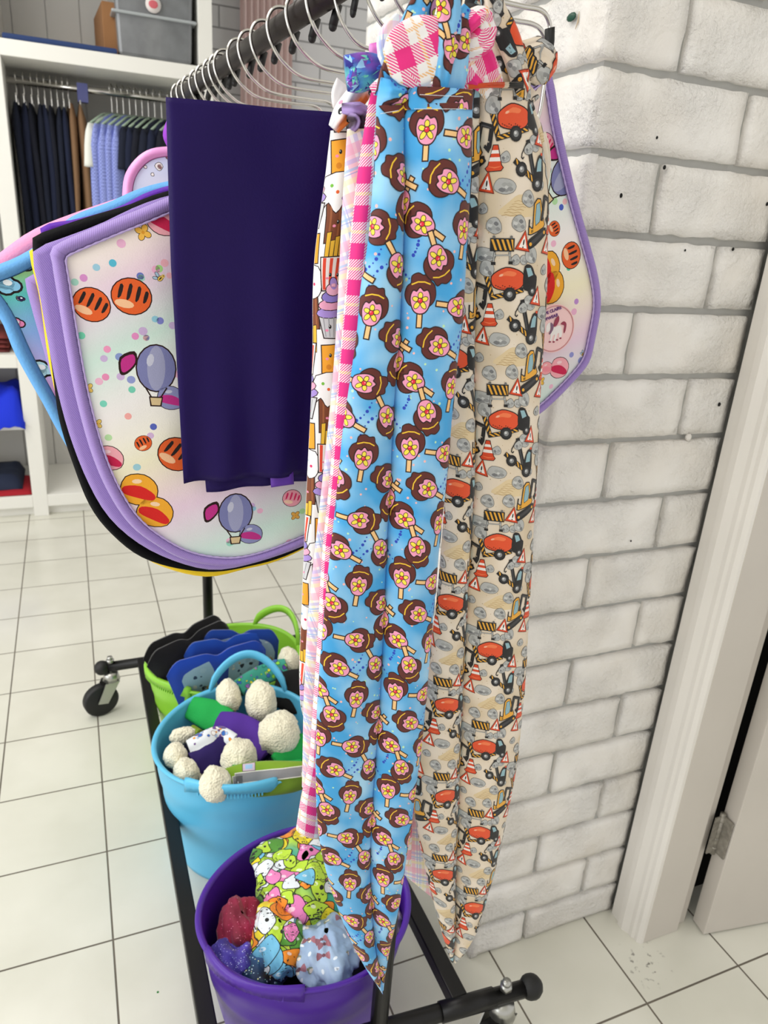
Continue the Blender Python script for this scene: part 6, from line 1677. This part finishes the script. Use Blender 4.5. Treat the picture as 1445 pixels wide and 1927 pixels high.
# ------------------------------------------------------------------ printed covers heaped in the purple tub
def bundle(name, label, cat, u, v, rx, ry, z, base, prints, seed, mat=None, hole=None, rough=.05, sq=1.0, gather=1.0, group=None):
    """a scrunched cloth cover: lumpy gathered pouch"""
    c, s_ = pxm(u, v, z); RX, RY, RZ = rx * s_, ry * s_ * .95, ry * s_ * .62
    cl = Cloth(base); P = []; ST = []; nj, ni = 26, 64
    for j in range(nj + 1):
        ph = math.pi * (.02 + .96 * j / nj); row = []; st = []
        for i in range(ni + 1):
            th = 2 * math.pi * (i % ni) / ni
            d = Vector((math.sin(ph) * math.cos(th), math.sin(ph) * math.sin(th), math.cos(ph)))
            k = 1 + .22 * noise.noise(d * 1.6 + Vector((seed, 0, 0))) + gather * (.10 * noise.noise(Vector((d.x * 5 + seed, d.y * 2.2, d.z * 2.2))) + .05 * noise.noise(Vector((d.x * 12, d.y * 5 + seed, d.z * 5))))
            if hole:
                hd = Vector(hole).normalized(); ang_ = d.angle(hd); k *= 1 - .55 * math.exp(-(ang_ / .42) ** 2) + .10 * math.exp(-((ang_ - .62) / .16) ** 2)
            p = c + Vector((d.x * RX, d.y * RY, d.z * RZ)) * k; row.append(p)
            st.append(((p.x - c.x), -(p.y - c.y) * .9 - (p.z - c.z) * .5))
        P.append(row); ST.append(st)
    # grid needs right/down order seen from outside: i runs anticlockwise from above
    P = [r[::-1] for r in P]; ST = [r[::-1] for r in ST]
    a = P[10][5] - P[10][4]; b_ = P[11][4] - P[10][4]
    if b_.cross(a).dot(P[10][4] - c) < 0: P = [r[::-1] for r in P]; ST = [r[::-1] for r in ST]
    cl.grid(P, ST)
    # only the upper side carries the print
    top = []
    for t_ in cl.tris:
        n_ = cl.N[t_[0]] + cl.N[t_[1]] + cl.N[t_[2]]
        if n_.dot(Vector((0, -.55, .83))) > 0.25: top.append(t_)
    cl.tris = top
    if prints:
        cl.print_shapes(prints(-RX * 1.2, RX * 1.2, -RY * 1.5, RY * 1.5))
    o = cl.build(name, mat or M['dyed']); o.location = (0, 0, 0)
    return tag(o, label, cat, group)
def toon(a, b_, c, d):
    """rounded bright shapes with thick black outlines"""
    r = random.Random(15); o = []
    cols = ['e8d420', 'dfe6ec', 'e27fb8', '6fb8da', 'e88a1f', '9cc02a', 'b6d83a', '4f8f30']
    n = int((b_ - a) * (d - c) * 3800)
    for k in range(n):
        x, y, R_ = r.uniform(a, b_), r.uniform(c, d), r.uniform(.009, .021)
        q_ = psm([(x + math.cos(t) * R_ * r.uniform(.5, 1.2), y + math.sin(t) * R_ * r.uniform(.5, 1.2)) for t in [i * .9 for i in range(7)]], 3); l = 1 + k * .7
        o.append((grow(q_, .0011), C('101012'), l)); cc = r.choice(cols); o.append((q_, C(cc), l + .2)); o.append((pell(x - R_ * .2, y - R_ * .25, R_ * .22, R_ * .14, .4, 8), mix(C(cc), C('ffffff'), .5), l + .4))
        if k % 3 == 0: o.append((pell(x + R_ * .2, y + R_ * .1, R_ * .16, R_ * .16, 0, 8), C('151515'), l + .5))
    return o
def toonb(s, t): return mix(C('b5d838'), C('35a08a'), max(0, min(1, .5 + 1.6 * noise.noise(Vector((s * 22, t * 22, 4))))))
bundle('cloth_cover', 'large scrunched cover in a bright green, yellow and pink cartoon-shape print in the purple tub', 'cover', 572, 1664, 96, 112, .205, toonb, toon, 3.0, hole=None)
bundle('cloth_cover', 'yellow and pink printed cover folded before the bright green one', 'cover', 526, 1765, 50, 76, .205, lambda s, t: C('e8a0c8') if noise.noise(Vector((s * 40, t * 40, 2))) > 0 else C('b8d040'), toon, 9.0)
def speck(cols, n, r0, r1, sd):
    def f(a, b_, c, d):
        r = random.Random(sd); return [(pell(r.uniform(a, b_), r.uniform(c, d), r.uniform(r0, r1), r.uniform(r0, r1), 0, 7), C(r.choice(cols)), 1) for _ in range(n)]
    return f
bundle('cloth_cover', 'crimson speckled cover with a grey lining at the left of the purple tub', 'cover', 456, 1742, 44, 62, .19, lambda s, t: mix(C('6d0c2a'), C('96163f'), .5 + noise.noise(Vector((s * 40, t * 40, 3)))), speck(['d87a98', 'c2386a'], 260, .0004, .0009, 3), 5.0, hole=(.5, .1, .9))
bundle('cloth_cover', 'blue and violet glitter print cover at the front left of the purple tub', 'cover', 440, 1802, 44, 50, .186, lambda s, t: mix(C('2a2470'), C('5a4ac0'), .5 + 1.2 * noise.noise(Vector((s * 50, t * 50, 5)))), speck(['a8b8f0', '8a7ae0', 'd8d8f8'], 600, .0003, .0008, 4), 6.0, hole=(.1, .3, .9))
bundle('cloth_cover', 'dark navy starry print cover at the front of the purple tub', 'cover', 494, 1822, 46, 48, .18, lambda s, t: mix(C('101830'), C('1f4a78'), .4 + 1.2 * noise.noise(Vector((s * 40, t * 40, 6)))), speck(['c8e0f0', '5aa8c8', 'e8e8b0', '7ac8a0'], 300, .0004, .0012, 5), 7.0)
bow = L_([(psm([(-.010, -.006), (-.002, -.001), (-.002, .002), (-.011, .007)], 2), C('8a5a66')), (psm([(.010, -.006), (.002, -.001), (.002, .002), (.011, .007)], 2), C('a86f7c')), (pell(0, 0, .0028, .003), C('6f4552'))])
def soft(a, b_, c, d):
    r = random.Random(8); o = []
    for k in range(60):
        x, y = r.uniform(a, b_), r.uniform(c, d)
        if k % 5 == 0: o += place(bow, x, y, .8, r.uniform(-.4, .4))
        elif k % 5 in (1, 2): o += place([(pell(0, 0, .005, .0035, 0, 10), C('7f8f80')), (pell(.001, -.001, .003, .0025, 0, 10), C('e4ddd0')), (pell(-.003, .003, .002, .0015, 0, 8), C('8a7a52'))], x, y, r.uniform(.6, 1.2), r.uniform(0, 3))
        else: o.append((pell(x, y, .0035, .002, r.uniform(0, 3), 8), C('dfe8f2'), 1))
    return o
bundle('cloth_cover', 'pale blue scrunched cover with little pink bows at the front of the purple tub', 'cover', 612, 1786, 60, 74, .206, lambda s, t: mix(C('86a2c4'), C('adc2dc'), .5 + noise.noise(Vector((s * 25, t * 25, 7)))), soft, 11.0, hole=(-.1, .75, .7), gather=1.6)
bundle('cloth_cover', 'pale pink and grey patterned cover at the right edge of the purple tub', 'cover', 722, 1722, 30, 56, .196, lambda s, t: mix(C('c8b4c4'), C('8a98a8'), .5 + 1.3 * noise.noise(Vector((s * 60, t * 60, 8)))), soft, 13.0, gather=1.6)
bundle('cloth_cover', 'pale aqua printed cover lowest at the back of the purple tub', 'cover', 625, 1610, 40, 30, .168, lambda s, t: mix(C('a8c8dc'), C('d8e0e4'), .5 + noise.noise(Vector((s * 30, t * 30, 9)))), soft, 17.0)
